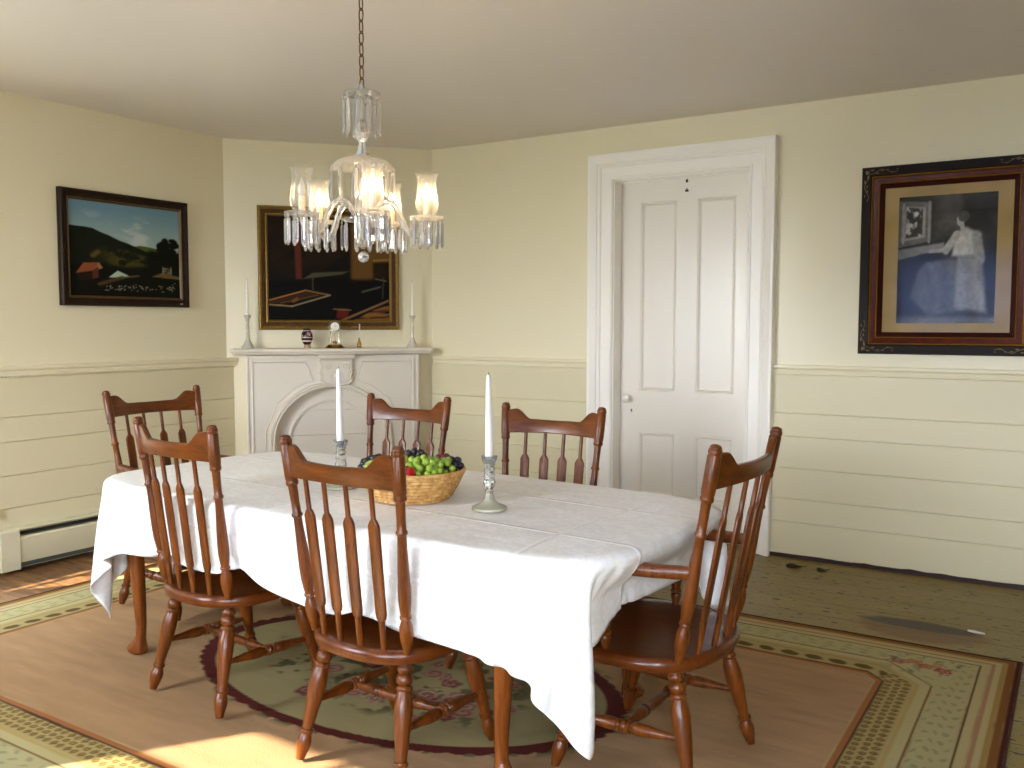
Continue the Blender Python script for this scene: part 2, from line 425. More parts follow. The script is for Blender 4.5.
struct('sun_blocker', M().box((-1.0, YF-.3, 2.22), (-.14, .2, 2.34)), white, smooth=0)  # added unseen slab keeping the high sun out of the left window

# door casing, jambs, door
def casing_profile():   # (across from the opening outwards, out from wall)
    return [(-.004, 0), (-.004, .022), (.004, .028), (.012, .028), (.016, .022), (.072, .022), (.078, .03), (.088, .034), (.094, .030), (.100, .038), (.112, .044), (.124, .050), (.136, .056), (.150, .056), (.153, .05), (.153, 0)]
def casing():
    m = M(); pr = casing_profile()
    path = [(DX0, 0, -1, 0), (DX0, DZ, -1, 1), (DX1, DZ, 1, 1), (DX1, 0, 1, 0)]
    rings = [[(x+sx*u, -d, z+sz*u) for u, d in pr] for x, z, sx, sz in path]
    m.loft(rings); return m
struct('trim_5', casing(), white, smooth=25)
jm = M(); jm.box((DX0-.01, -.01, 0), (DX0+.012, .14, DZ)); jm.box((DX1-.012, -.01, 0), (DX1+.01, .14, DZ)); jm.box((DX0, -.01, DZ-.012), (DX1, .14, DZ+.01))
jm.box((DX0, .127, -.01), (DX1, .14, .05))  # strip added behind the door to block light leaking under it
struct('trim_6', jm, white, smooth=0)
DY = .085
door = empty('door_1', (DX0+.012, DY, 0)); door['kind'] = 'structure'; door['label'] = 'white four panel door set back in its moulded white casing'
def door_slab():
    m = M(); x0, x1, z1 = DX0+.013, DX1-.013, DZ-.014
    px = [(2.445, 2.678), (2.808, 3.042)]; pz = [(.245, .636), (.892, 2.042)]
    xs = [x0, px[0][0], px[0][1], px[1][0], px[1][1], x1]; zs = [.008, pz[0][0], pz[0][1], pz[1][0], pz[1][1], z1]
    for i in range(5):
        for j in range(5):
            if i in (1, 3) and j in (1, 3):
                a, b, c, d = xs[i], xs[i+1], zs[j], zs[j+1]
                steps = [(0, 0), (.004, .004), (.010, .0), (.018, .010), (.024, .012)]
                def ring(e, y): return [(a+e, DY+y, c+e), (b-e, DY+y, c+e), (b-e, DY+y, d-e), (a+e, DY+y, d-e)]
                m.loft([ring(e, y) for e, y in steps], cap=False); q = ring(*steps[-1]); m.add(q, [(0, 1, 2, 3)])
            else:
                m.add([(xs[i], DY, zs[j]), (xs[i+1], DY, zs[j]), (xs[i+1], DY, zs[j+1]), (xs[i], DY, zs[j+1])], [(0, 1, 2, 3)])
    m.add([(x0, DY+.04, .008), (x1, DY+.04, .008), (x1, DY+.04, z1), (x0, DY+.04, z1)], [(3, 2, 1, 0)])
    m.add([(x0, DY, .008), (x0, DY+.04, .008), (x0, DY+.04, z1), (x0, DY, z1)], [(0, 1, 2, 3)])
    m.map(lambda x, y, z: (x-door.location.x, y-DY, z)); return m
build('door_panel', door_slab(), doorm, door, smooth=20)
kx = 2.372-door.location.x
k = M(); k.lathe([(0, .021), (.004, .021), (.006, .011), (.028, .009), (.032, .018), (.04, .026), (.052, .027), (.062, .02), (.067, .006)], (kx, 0, .845), (kx, -1, .845), absolute=True)
build('door_knob', k, plain('porcelain', 'F5F2EA', .12, .6, coat=.5), door)
k = M(); k.box((kx+.012, -.002, .752), (kx+.03, .001, .782)); 
esc = build('keyhole_plate', k, doorm, door, bevel=.001)
k = M(); k.lathe([(0, .0045), (.0015, .0045)], (kx+.021, -.002, .771), (kx+.021, -1, .771), absolute=True); k.box((kx+.0185, -.0035, .757), (kx+.0235, -.002, .770))
build('keyhole', k, blackm, esc)
k = M(); bx = 2.738-door.location.x
k.box((bx-.006, -.006, 2.140), (bx+.006, 0, 2.158)); k.box((bx-.002, -.004, 2.095), (bx+.002, 0, 2.108)); k.box((bx-.009, -.008, 2.086), (bx+.009, 0, 2.097))
tag(build('latch', k, plain('dark_iron', '3A3024', .45, metal=.6), door), 'small dark metal latch')

# ------------------------------------------------------------------ corner fireplace
fp = empty('fireplace_mantel', F(FW/2, 0, 0), 0, 'white painted mantel with round arch and carved keystone across the room corner', 'fireplace')
def fpl(m): return m.map(lambda x, y, z: (x-fp.location.x, y-fp.location.y, z))
T0, T1, TC, ZC, RO = .125, 1.252, .665, .512, .40
def arch_pts(r, z_low, n=24, tc=TC):
    p = [(tc-r, z_low)]+[(tc-r*math.cos(PI*i/n), ZC+r*math.sin(PI*i/n)) for i in range(n+1)]+[(tc+r, z_low)]; return p
def surround():
    m = M(); d = .115; n = 24; r = RO-.03; ztop = 1.095
    # front face between outer rectangle and arch
    arch = arch_pts(r, 0.005, n)
    rect = []
    for t, z in arch:
        if z <= ZC: rect.append((T0 if t < TC else T1, z))
        else:
            ang = math.atan2(z-ZC, t-TC); ct, st = math.cos(ang), math.sin(ang)
            kx_ = (T1-TC if ct > 0 else TC-T0)/max(abs(ct), 1e-6); kz_ = (ztop-ZC)/max(st, 1e-6); q = min(kx_, kz_)
            rect.append((TC+ct*q, ZC+st*q))
    o = []
    for (a, b), (c, e) in zip(arch, rect): o.append([F(a, d, b), F(c, d, e)])
    for i in range(len(o)-1): m.add([o[i][0], o[i+1][0], o[i+1][1], o[i][1]], [(0, 1, 2, 3)])
    for tt in (T0, T1): 
        m.add([F(tt, d, ztop), F(TC+ (RO if tt > TC else -RO)*0, d, ztop)], [])
    # corners of the rectangle
    for sgn, tt in ((-1, T0), (1, T1)):
        cands = [p for p in rect if abs(p[1]-ztop) < 1e-6 and (p[0]-TC)*sgn > 0]; side = [p for p in rect if abs(p[0]-tt) < 1e-6]
        a = max(cands, key=lambda p: p[0]*sgn); b = max(side, key=lambda p: p[1]); m.add([F(a[0], d, a[1]), F(tt, d, ztop), F(b[0], d, b[1])], [(0, 1, 2)])
    # sides, top, arch reveal
    for tt in (T0, T1): m.add([F(tt, 0, .005), F(tt, d, .005), F(tt, d, ztop), F(tt, 0, ztop)], [(0, 1, 2, 3)])
    m.add([F(T0, 0, ztop), F(T1, 0, ztop), F(T1, d, ztop), F(T0, d, ztop)], [(0, 1, 2, 3)])
    m.loft([[F(t, d, z) for t, z in arch], [F(t, .03, z) for t, z in arch]], cap=False); m.f = [q for q in m.f if not (len(q) == 4 and False)]
    return fpl(m)
build('surround', surround(), mantm, fp, smooth=25)
# pilaster strips and top band
m = M()
for t0, t1 in ((T0-.004, T0+.012), (T0+.028, T0+.040), (T1-.040, T1-.028), (T1-.012, T1+.004)): fbox(m, t0, t1, .112, .124, .005, 1.092)
fbox(m, T0, T1, .112, .12, 1.066, 1.092)
build('edge_moulding', fpl(m), mantm, fp, smooth=0, bevel=.003)
# arch moulding
m = M(); rings = []
prof = [(-.034, .112), (-.034, .128), (-.026, .136), (-.018, .130), (-.010, .137), (0, .137), (.004, .128), (.004, .112)]
for t, z in arch_pts(1.0, 0, 40):
    pass
path = [(-1, 0, .006)]+[(-math.cos(PI*i/40), math.sin(PI*i/40), ZC) for i in range(41)]+[(1, 0, .006)]
for cx, sz, zb in path: rings.append([F(TC+cx*(RO+e), d, zb+sz*(RO+e)) for e, d in prof])
m.loft(rings); build('arch_moulding', fpl(m), mantm, fp, smooth=25)
# inner arch rib on the set-back infill
m = M(); rings = []; RI = .262
prof = [(-.0, .03), (-.0, .046), (.014, .05), (.022, .046), (.115, .046), (.115, .03)]
for cx, sz, zb in path: rings.append([F(TC+cx*(RI+e), d, zb+sz*(RI+e)) for e, d in prof])
m.loft(rings); build('inner_arch', fpl(m), mantm, fp, smooth=25)
# board infill
m = M(); zs = [.005, .16, .36, .552, .722, .86]
pr = [(.0, .005)]
for a, b in zip(zs[:-1], zs[1:]):
    pr += [(.034, a+.003), (.034, b-.003), (.027, b-.001)]
pr += [(.0, zs[-1])]
m.loft([[F(TC-.375, d, z) for d, z in pr], [F(TC+.375, d, z) for d, z in pr]])
build('infill_board', fpl(m), mantm, fp, smooth=20)
# spandrel panels: raised thin outlines
for sgn in (-1, 1):
    m = M(); pts = [(.495, 1.048), (.165, 1.048), (.165, .70), (.205, .70), (.30, .872), (.44, .965), (.52, .975), (.535, .93)]
    pts = [(.165, 1.048), (.500, 1.048), (.545, .925), (.44, .885), (.32, .79), (.240, .60), (.236, .50), (.236, .06), (.165, .06)]
    if sgn > 0: pts = [(2*TC-t+.045, z) for t, z in pts]
    m.tube([F(t, .1155, z) for t, z in pts], .0055, 6, closed=True); build('spandrel_moulding', fpl(m), mantm, fp, smooth=50)
# keystone cartouche
m = M()
def cart(s, d):
    out = []
    half = [(0, 1.066), (.105, 1.066), (.112, 1.05), (.100, 1.035), (.104, 1.0), (.112, .975), (.098, .95), (.108, .925), (.085, .90), (.055, .893), (.03, .885), (0, .872)]
    pts = half+[(-a, z) for a, z in reversed(half[1:-1])]
    return [F(TC+.033+(a*s), d, 1.0+(z-1.0)*s) for a, z in pts]
m.loft([cart(1, .112), cart(1, .142), cart(.93, .152), cart(.86, .148), cart(.80, .154)])
key_ = build('keystone', fpl(m), mantm, fp, smooth=30)
m = M(); KC = TC+.033
for sgn in (-1, 1):
    m.tube([F(KC+sgn*(.055+.022*(1-i/26)*math.cos(i*.5)), .158, 1.018+.022*(1-i/26)*math.sin(i*.5)) for i in range(24)], .004, 6)
m.tube([F(KC+.042*math.cos(i*PI/12), .158, .952+.036*math.sin(i*PI/12)) for i in range(24)], .005, 6, closed=True)
m.lathe([(0, .02), (.006, .019), (.012, .012), (.014, .003)], F(KC, .152, .952), F(KC, 1.152, .952), absolute=True)
build('keystone_carving', fpl(m), mantm, key_, smooth=50)
m = M(); 
m.loft([[F(KC-.10-e, .11, z), F(KC+.10+e, .11, z), F(KC+.10+e, .15+e, z), F(KC-.10-e, .15+e, z)] for e, z in ((0, 1.064), (.006, 1.07), (.014, 1.076), (.02, 1.092), (.02, 1.102))])
build('keystone_cap', fpl(m), mantm, key_, smooth=20)
# serpentine shelf
def shelf_outline(g):
    pts = [(.03-g, 0)]; n = 40
    pts.append((.03-g, .145+g*.4))
    for i in range(n+1):
        s = i/n; t = .05+(1.327-.05)*s
        d = .165+.045*sstep(.16, .34, np.float64(s))*sstep(.84, .66, np.float64(s))-.012*math.sin(PI*min(1, max(0, s/.2)))*(s < .2)-.012*math.sin(PI*min(1, max(0, (1-s)/.2)))*(s > .8)
        pts.append((t+g*(2*s-1), float(d)+g))
    pts.append((1.347+g, .145+g*.4)); pts.append((1.347+g, 0)); return pts
m = M(); m.loft([[F(t, d, z) for t, d in shelf_outline(g)] for g, z in ((-.012, 1.100), (-.004, 1.104), (-.002, 1.112), (.004, 1.116), (.008, 1.124), (.006, 1.134), (.0, 1.140))])
build('mantel_shelf', fpl(m), mantm, fp, smooth=30)

# ------------------------------------------------------------------ baseboard heater on the left wall
ht = empty('baseboard_heater', (LT, -1.85, 0), 0, 'cream metal baseboard heater low along the left wall', 'heater')
hm = plain('heater_enamel', 'D6CFAE', .4, .5); hy0, hy1 = -2.50+1.85, -1.16+1.85
def hsweep(pr, y0, y1): m = M(); m.loft([[(d, y0, z) for d, z in pr], [(d, y1, z) for d, z in pr]]); return m
build('back_panel', hsweep([(0, .03), (.006, .03), (.006, .21), (.045, .222), (.047, .218), (.049, .22), (.049, .224), (.044, .229), (0, .231)], hy0, hy1), hm, ht, smooth=25)
build('front_panel', hsweep([(.058, .058), (.066, .052), (.067, .056), (.067, .178), (.060, .190), (.056, .188), (.062, .176), (.062, .06)], hy0, hy1), hm, ht, smooth=25)
build('damper', hsweep([(.030, .205), (.052, .196), (.053, .199), (.031, .208)], hy0, hy1), plain('dark_damper', '2A2B26', .5), ht, smooth=0)
build('heating_fin', M().box((.008, hy0+.05, .06), (.054, hy1-.03, .165)), blackm, ht, smooth=0)
build('lower_shadow_strip', hsweep([(.050, .028), (.058, .028), (.058, .058), (.050, .058)], hy0, hy1), plain('shadow_strip_grey', '565A54', .5, metal=.3), ht, smooth=0)  # grey strip stands in for the shade below the front panel
m = M(); cp = [(0, .018), (.072, .018), (.074, .022), (.074, .205), (.070, .222), (.058, .232), (0, .236)]
m.loft([[(d, hy0-.09, z) for d, z in cp], [(d, hy0+.012, z) for d, z in cp]]); build('end_cap', m, hm, ht, smooth=25, bevel=.002)
# ------------------------------------------------------------------ rug
RX0, RX1, RY0, RY1 = .555, 4.60, -3.84, -1.125
def rug_colours(nx, ny):
    x = np.linspace(RX0, RX1, nx)[:, None]+np.zeros((1, ny)); y = np.linspace(RY0, RY1, ny)[None, :]+np.zeros((nx, 1))
    dx = np.minimum(x-RX0, RX1-x); dy = np.minimum(y-RY0, RY1-y)
    w = (fbm(x*7, y*7, 3)-.5)*.006; dx = dx+w; dy = dy+w
    d0 = np.minimum(dx, dy); d = np.minimum(d0, np.maximum(.2, .26+(dx+dy-.70)/1.28)); d = np.where(d0 < .2, d0, d)
    along = np.where(dx < dy, y, x)
    cream, gold = L3('CDBA82'), L3('C3A560')
    img = np.zeros((nx, ny, 3))+cream
    def band(a, b, col, s=.002): return put(img, sstep(a-s, a+s, d)*sstep(b+s, b-s, d), col)
    img = band(-.1, .018, L3('4A1F14')); img = band(.018, .045, L3('8E5A28')); img = band(.045, .062, L3('B4914E'))
    img = band(.082, .098, L3('B98A62')); img = band(.128, .136, L3('5A3A22'))
    # scrolling border between the two lines
    sc_ = np.sin((along*2*PI/.075)+3*np.sin(d*2*PI/.13))*np.cos(d*2*PI/.06+along*9)+.8*(fbm(along*28, d*30, 5)-.5)
    img = put(img, sstep(.138, .144, d)*sstep(.256, .25, d), L3('C6B882'))
    img = put(img, .6*sstep(.35, .6, sc_)*sstep(.142, .150, d)*sstep(.254, .246, d), L3('8F8E68'))
    img = band(.256, .264, L3('7A5630')); img = band(.30, .312, gold)
    # rosette lattice
    u = along/.036; v = (d-.322)/.030; par = np.floor(v) % 2
    uu = (u+.5*par) % 1-.5; vv = v % 1-.5; rr = np.sqrt(uu**2*1.1+vv**2)
    lat = sstep(.44, .34, rr)
    img = band(.314, .412, L3('BFA568')); lat0 = img
    img = put(img, lat*sstep(.318, .322, d)*sstep(.410, .406, d), L3('7D6432')); img = put(img, .7*sstep(.16, .1, rr)*sstep(.318, .322, d)*sstep(.410, .406, d), L3('C0A260'))
    # the back and left sides carry a single row of leaf sprays instead
    one = ((dy < dx) & (y > (RY0+RY1)/2)) | ((dx <= dy) & (x < (RX0+RX1)/2)); one = one & (d > .300) & (d < .412)
    alt = np.zeros_like(img)+L3('BDA66C'); uu = (along/.092) % 1-.5; vv = (d-.374)/.030-.35*uu
    alt = put(alt, sstep(1.1, .8, np.sqrt((uu/.36)**2+(vv/.75)**2)+.5*(fbm(x*60, y*60, 6, 2)-.5)), L3('6A5226'))
    alt = put(alt, sstep(.330, .326, d)*sstep(.320, .324, d), L3('A48848'))
    img = np.where(one[..., None], alt, img)
    img = band(.412, .422, L3('4F2E1A')); img = band(.422, .442, L3('B0703C'))
    # field
    f = sstep(.442, .446, d)
    weave = fbm(x*5, y*26, 9, 4); blot = fbm(x*2.2, y*2.2, 12, 3)
    fld = L3('BE9468')*(1+.38*(weave[..., None]-.5))*(1+.12*(blot[..., None]-.5))
    img = img*(1-f[..., None])+fld*f[..., None]
    # oval medallion
    ex, ey = (x-2.635)/.845, (y+2.48)/.505; th = np.arctan2(ey, ex); r = np.sqrt(ex**2+ey**2)
    scal = .016*np.abs(np.sin(th*34))+.012*(vnoise(th*30, r*0+1, 4)-.3)
    img = put(img, sstep(1.13, 1.06, r)*sstep(.52, .60, fbm(x*26, y*26, 21, 3))*f, L3('6E6A44'))
    img = put(img, sstep(1.045+scal+.01, 1.045+scal, r), L3('5E2018'))
    inn = sstep(.985, .977, r)
    img = img*(1-inn[..., None])+(L3('AC9866')*(1+.15*(weave[..., None]-.5)))*inn[..., None]
    fl = sstep(.74, .58, r+.25*(fbm(x*9, y*9, 2, 3)-.5))
    lf = fbm(x*22, y*22, 33, 3); img = put(img, .85*sstep(.50, .58, lf)*fl, L3('524E2E'))
    rng = np.random.default_rng(4)
    def rose(img, cx, cy, rad, c1, c2, yaw=0):
        q = np.sqrt((x-cx)**2+((y-cy)*1.15)**2)/rad; a = np.arctan2(y-cy, x-cx)
        edge = 1+.13*np.sin(a*5+yaw)
        img = put(img, .9*sstep(edge, edge-.15, q), c1)
        return put(img, .85*sstep(.35, .55, np.sin(q*9+a*1+yaw))*sstep(.9, .8, q), c2)
    for k in range(40):
        a = rng.uniform(0, 2*PI); q = rng.uniform(0, .62)**.7; cx, cy = 2.635+.845*q*math.cos(a)*.95, -2.48+.505*q*math.sin(a)*.95
        pk = k % 3
        img = rose(img, cx, cy, rng.uniform(.03, .055), [L3('9C5F4E'), L3('B8876C'), L3('7E3A34')][pk], [L3('C8A287'), L3('96503F'), L3('B77464')][pk], rng.uniform(0, 6))
    # corner bouquets
    for sx in (0, 1):
        for sy in (0, 1):
            cx = RX0+.31 if sx == 0 else RX1-.31; cy = RY0+.235 if sy == 0 else RY1-.235
            lm = sstep(.60, .68, fbm(x*40, y*40, 8, 3))*sstep(.15, .08, np.sqrt(((x-cx)/1.3)**2+((y-cy))**2))
            img = put(img, .8*lm, L3('56603F'))
            for (ox, oy, rd, c1, c2) in ((-.09, -.005, .034, 'A9564A', 'CF9A7E'), (-.045, .022, .028, 'C58A5A', 'A55A3C'), (.0, -.012, .034, 'C08058', 'A04636'), (.045, .02, .026, 'B98A4E', 'D2B07A'), (.065, -.03, .034, 'A53E36', 'D29A80')):
                img = rose(img, cx+ox, cy+oy, rd, L3(c1), L3(c2), ox*50)
    return img*.66
rugm = vcol('woven_rug', .92, .15, bump=.5, bscale=260)
nx, ny = 620, 416
rug = empty('area_rug', ((RX0+RX1)/2, (RY0+RY1)/2, 0), 0, 'tan flower-bordered rug with oval medallion spread under the dining table', 'rug')
def rugpt(U, V):
    X = (RX0+(RX1-RX0)*U)-rug.location.x; Y = (RY0+(RY1-RY0)*V)-rug.location.y
    Z = .007+.0025*(fbm((X+5)*3, (Y+5)*9, 7, 3)-.5)
    return X, Y, Z
grid_col('rug_face', nx, ny, rugpt, rugm, rug, rug_colours(nx, ny))
m = M(); hx, hy = (RX1-RX0)/2, (RY1-RY0)/2
ring = lambda e, z: [(-hx-e, -hy-e, z), (hx+e, -hy-e, z), (hx+e, hy+e, z), (-hx-e, hy+e, z)]
m.loft([ring(0, .0005), ring(.004, .002), ring(.003, .006), ring(-.004, .0075)], cap=False)
tag(build('bound_edge', m, plain('rug_binding', '4A1F14', .9), rug, smooth=0), 'dark red bound rug edge')

# ------------------------------------------------------------------ wood
chairwood = wood('cherry_stained_wood', '441D05', '7A3E0D', .34, (8, 8, 1.2), .12)
seatwood = wood('cherry_stained_seat', '4A2006', '6E340C', .3, (8, 1.4, 3), .12)
crestwood = wood('cherry_stained_crest', '441D05', '7A3E0D', .34, (1.2, 8, 8), .12)
tablewood = wood('table_wood', '5E2E0C', '8C4A18', .25, (7, 7, 1), .25)

# ------------------------------------------------------------------ chairs (front is +y)
LEGP = [(0, .017), (.03, .0185), (.055, .0165), (.075, .0215), (.10, .0225), (.12, .0165), (.135, .0215), (.165, .0245), (.19, .0225), (.205, .017), (.215, .0225), (.235, .0235), (.25, .019),
        (.30, .0235), (.36, .026), (.44, .0255), (.56, .022), (.66, .0185), (.735, .0155), (.75, .0155), (.755, .020), (.77, .021), (.785, .0195), (.79, .0155), (.81, .0175), (.84, .0215), (.875, .022), (.92, .019), (.97, .0145), (1, .0125)]
STRP = [(0, .009), (.08, .010), (.2, .0135), (.3, .0175), (.37, .0185), (.42, .017), (.43, .0125), (.445, .0125), (.45, .018), (.46, .0185), (.47, .0135), (.485, .0185), (.5, .0205), (.515, .0185),
        (.53, .0135), (.54, .0185), (.55, .018), (.555, .0125), (.57, .0125), (.58, .017), (.63, .0185), (.7, .0175), (.8, .0135), (.92, .010), (1, .009)]
CRSP = [(0, .009), (.1, .011), (.2, .016), (.27, .0175), (.285, .0125), (.30, .017), (.315, .0125), (.4, .0145), (.5, .0155), (.6, .0145), (.685, .0125), (.70, .017), (.715, .0125), (.73, .0175), (.8, .016), (.9, .011), (1, .009)]
POSTP = [(0, .0105), (.03, .012), (.06, .0165), (.10, .0195), (.14, .0185), (.165, .0135), (.175, .0125), (.18, .0165), (.19, .0165), (.195, .0135), (.22, .0155), (.27, .0185), (.33, .0185), (.42, .0165), (.52, .0135), (.585, .0125),
         (.59, .016), (.60, .0165), (.61, .013), (.66, .0125), (.745, .0135), (.75, .0175), (.765, .0185), (.772, .0165), (.78, .0178), (.80, .0186), (.95, .0182), (.955, .0165), (.958, .0165), (.962, .0182), (.978, .0178), (.981, .0155), (.984, .0155), (.988, .0160), (.996, .0125), (1, .005)]
SUPP = [(0, .010), (.06, .011), (.12, .0155), (.17, .0165), (.19, .0125), (.20, .0175), (.23, .0175), (.245, .013), (.30, .0165), (.40, .0195), (.50, .018), (.62, .0145), (.72, .012), (.735, .0165), (.76, .0165), (.775, .0125), (.86, .0165), (.93, .0165), (1, .012)]

def make_chair(arm=False):
    nm = 'dining_armchair' if arm else 'dining_chair'
    t = empty(nm, (0, 0, 0))
    W = 1.16 if arm else 1.0; HZ = .988 if arm else .973; SZ = .394
    sw = .232*W; fy, ry = .205, -.225
    # seat: shield shaped, dished, rounded rim
    def outline(k, n=56):
        p = []
        for i in range(n):
            a = 2*PI*i/n; cx, sy = math.cos(a), math.sin(a)
            ex = 2/2.5 if sy < 0 else 2/3.6
            x = sw*math.copysign(abs(cx)**ex, cx); y = math.copysign(abs(sy)**ex, sy)
            y = (y*(-ry)-.0 if y < 0 else y*fy)
            x *= 1-.05*(1-(y-ry)/(fy-ry))*0+.03*(y/fy if y > 0 else 0)
            p.append((x*k, y*k))
        return p
    def scoop(x, y):
        q = min(1, math.hypot(x/sw, (y+.02)/.2)); return -.014*(1-q*q)**1.5 if q < 1 else 0
    m = M(); rings = []
    for k, z in ((.90, SZ-.040), (.955, SZ-.039), (.985, SZ-.034), (1, SZ-.022), (1, SZ-.014), (.985, SZ-.004), (.96, SZ), (.88, SZ), (.72, SZ), (.5, SZ), (.28, SZ), (.08, SZ)):
        rings.append([(x, y, z+(scoop(x, y) if z == SZ else 0)) for x, y in outline(k)])
    m.loft(rings); build('seat', m, seatwood, t, smooth=50)
    # legs
    LT_ = {}
    fx, rx = .200*W, .195*W
    for nme, top, foot in (('a', (-.150*W, -.135), (-rx, -.215)), ('b', (.150*W, -.135), (rx, -.215)), ('c', (-.155*W, .125), (-fx, .210)), ('d', (.155*W, .125), (fx, .210))):
        p0 = Vector((top[0], top[1], SZ-.028)); p1 = Vector((foot[0], foot[1], .009)); LT_[nme] = (p0, p1)
        build('leg', M().lathe(LEGP, p0, p1, 18), chairwood, t, smooth=50)
    at = lambda k, z: LT_[k][0].lerp(LT_[k][1], (SZ-.028-z)/(SZ-.037))
    sp = []
    for a, b in (('a', 'c'), ('b', 'd')):
        p, q = at(a, .175), at(b, .165); d = (q-p).normalized(); sp.append((p+q)/2)
        build('stretcher', M().lathe(STRP, p+d*.012, q-d*.012, 14), chairwood, t, smooth=50)
    d = (sp[1]-sp[0]).normalized()
    build('stretcher', M().lathe(CRSP, sp[0]+d*.014, sp[1]-d*.014, 14), chairwood, t, smooth=50)
    # back
    pb, pt = (.180*W, -.162, SZ-.006), (.216*W if not arm else .208*W, -.236 if not arm else -.272, HZ)
    for s in (-1, 1):
        build('back_post', M().lathe(POSTP, (s*pb[0], pb[1], pb[2]), (s*pt[0], pt[1], pt[2]), 16), chairwood, t, smooth=50)
    fz = lambda z: (z-pb[2])/(pt[2]-pb[2])
    by = lambda z: pb[1]+(pt[1]-pb[1])*fz(z)                       # y of the back plane at height z
    bxw = lambda z: pb[0]+(pt[0]-pb[0])*fz(z)
    # crest rail: eared, bowed backwards
    def bow(s): return -.034*(1-s*s)
    m = M(); rings = []; n = 36; zb = HZ-.122
    for i in range(n+1):
        s = -1+2*i/n; a = abs(s)
        top = HZ-.064+.040*sstep(.54, .84, np.float64(a))-.004*sstep(.86, 1., np.float64(a))-.003*(1-a)
        if a > .985: top -= .004
        bot = zb+.004*(1-s*s); x = s*(bxw(HZ-.09)-.008)
        r = []
        for (ty, z) in ((-.010, bot+.004), (-.006, bot), (.006, bot), (.010, bot+.004), (.010, top-.004), (.006, top), (-.006, top), (-.010, top-.004)):
            r.append((x, by(float(z))+bow(s)+ty, float(z)))
        rings.append(r)
    m.loft(rings); build('crest_rail', m, crestwood, t, smooth=45)
    # arrow spindles
    ns = 4 if not arm else 4
    for k in range(ns):
        s = (-.6, -.2, .2, .6)[k]
        pbm = Vector((s*(pb[0]+.012), pb[1]-.040*(1-s*s)+.004, SZ-.008)); zt = zb+.012
        ptp = Vector((s*bxw(zt), by(zt)+bow(s), zt)); ax = (ptp-pbm); L = ax.length; ax.normalize()
        ux = Vector((1, 0, 0)); ux = (ux-ax*ux.dot(ax)).normalized(); uy = ax.cross(ux)
        prof = [(0, .0085, .0085), (.06, .009, .009), (.15, .0095, .0095), (.195, .0105, .009), (.205, .015, .0065), (.235, .0185, .006), (.40, .0192, .0055), (.60, .0196, .0055), (.755, .0200, .0055), (.765, .0185, .006), (.79, .011, .007), (.80, .0074, .0074), (.90, .0072, .0072), (1, .007, .007)]
        m = M(); rings = []
        for q, a, b in prof:
            c = pbm+ax*(q*L); flat = b < a*.8
            ring = []
            for i in range(12):
                an = 2*PI*i/12; cx, sy = math.cos(an), math.sin(an)
                e = .45 if flat else 1
                ring.append(c+ux*(a*math.copysign(abs(cx)**e, cx))+uy*(b*math.copysign(abs(sy)**e, sy)))
            rings.append(ring)
        m.loft(rings); build('spindle', m, chairwood, t, smooth=40)
    if arm:
        az = .638
        for s in (-1, 1):
            y0 = by(az)
            P = [(bxw(az)-.002, y0, az+.002), (bxw(az)+.008, y0+.05, az), (bxw(az)+.018, y0+.11, az-.003), (bxw(az)+.024, y0+.17, az-.005), (bxw(az)+.024, y0+.23, az-.005), (bxw(az)+.018, y0+.28, az-.006), (bxw(az)+.010, y0+.31, az-.010), (bxw(az)+.004, y0+.322, az-.018)]
            wd = [.013, .016, .019, .022, .026, .029, .025, .014]; th = [.017, .018, .018, .018, .018, .020, .020, .014]
            m = M(); rings = []
            for i, p in enumerate(P):
                p = Vector(p); tg = (Vector(P[min(i+1, 7)])-Vector(P[max(i-1, 0)])).normalized(); side = tg.cross(Vector((0, 0, 1))).normalized(); up = side.cross(tg)
                ring = []
                for j in range(12):
                    an = 2*PI*j/12; cx, sy = math.cos(an), math.sin(an)
                    v = p+side*(wd[i]*math.copysign(abs(cx)**.6, cx))+up*(th[i]*math.copysign(abs(sy)**.6, sy)); ring.append((v.x*s, v.y, v.z))
                rings.append(ring)
            m.loft(rings); build('arm', m, chairwood, t, smooth=45)
            build('arm_support', M().lathe(SUPP, (s*.205*W, .045, SZ-.006), (s*(bxw(az)+.022), y0+.255, az-.012), 14), chairwood, t, smooth=50)
    return t
chair = make_chair(); armchair = make_chair(True)
def place(o, x, y, rz, label, first, group):
    c = o if first else copy_tree(o)
    c.location = (x, y, .0085); c.rotation_euler = (0, 0, math.radians(rz)); tag(c, label, 'chair', group); return c
GC = 'matching wooden chairs around the dining table'
CH = dict(A=(2.24, -2.895, -5), B=(3.042, -2.975, -2), Cc=(2.19, -2.085, 182), D=(2.987, -2.165, 182), E=(1.285, -2.34, -92), F=(3.712, -2.585, 88))
place(chair, *CH['A'], 'brown spindle-back side chair on the near side, close to the left table end', True, GC)
place(chair, *CH['B'], 'brown spindle-back side chair nearest the viewer, its back before the fruit basket', False, GC)
place(chair, *CH['Cc'], 'brown spindle-back side chair across the table in front of the fireplace, behind the fruit', False, GC)
place(chair, *CH['D'], 'brown spindle-back side chair across the table beside the door casing', False, GC)
place(armchair, *CH['E'], 'brown wooden armchair at the far left head of the table by the heater', True, GC)
place(armchair, *CH['F'], 'brown wooden armchair at the right head of the table, seen from its side', False, GC)

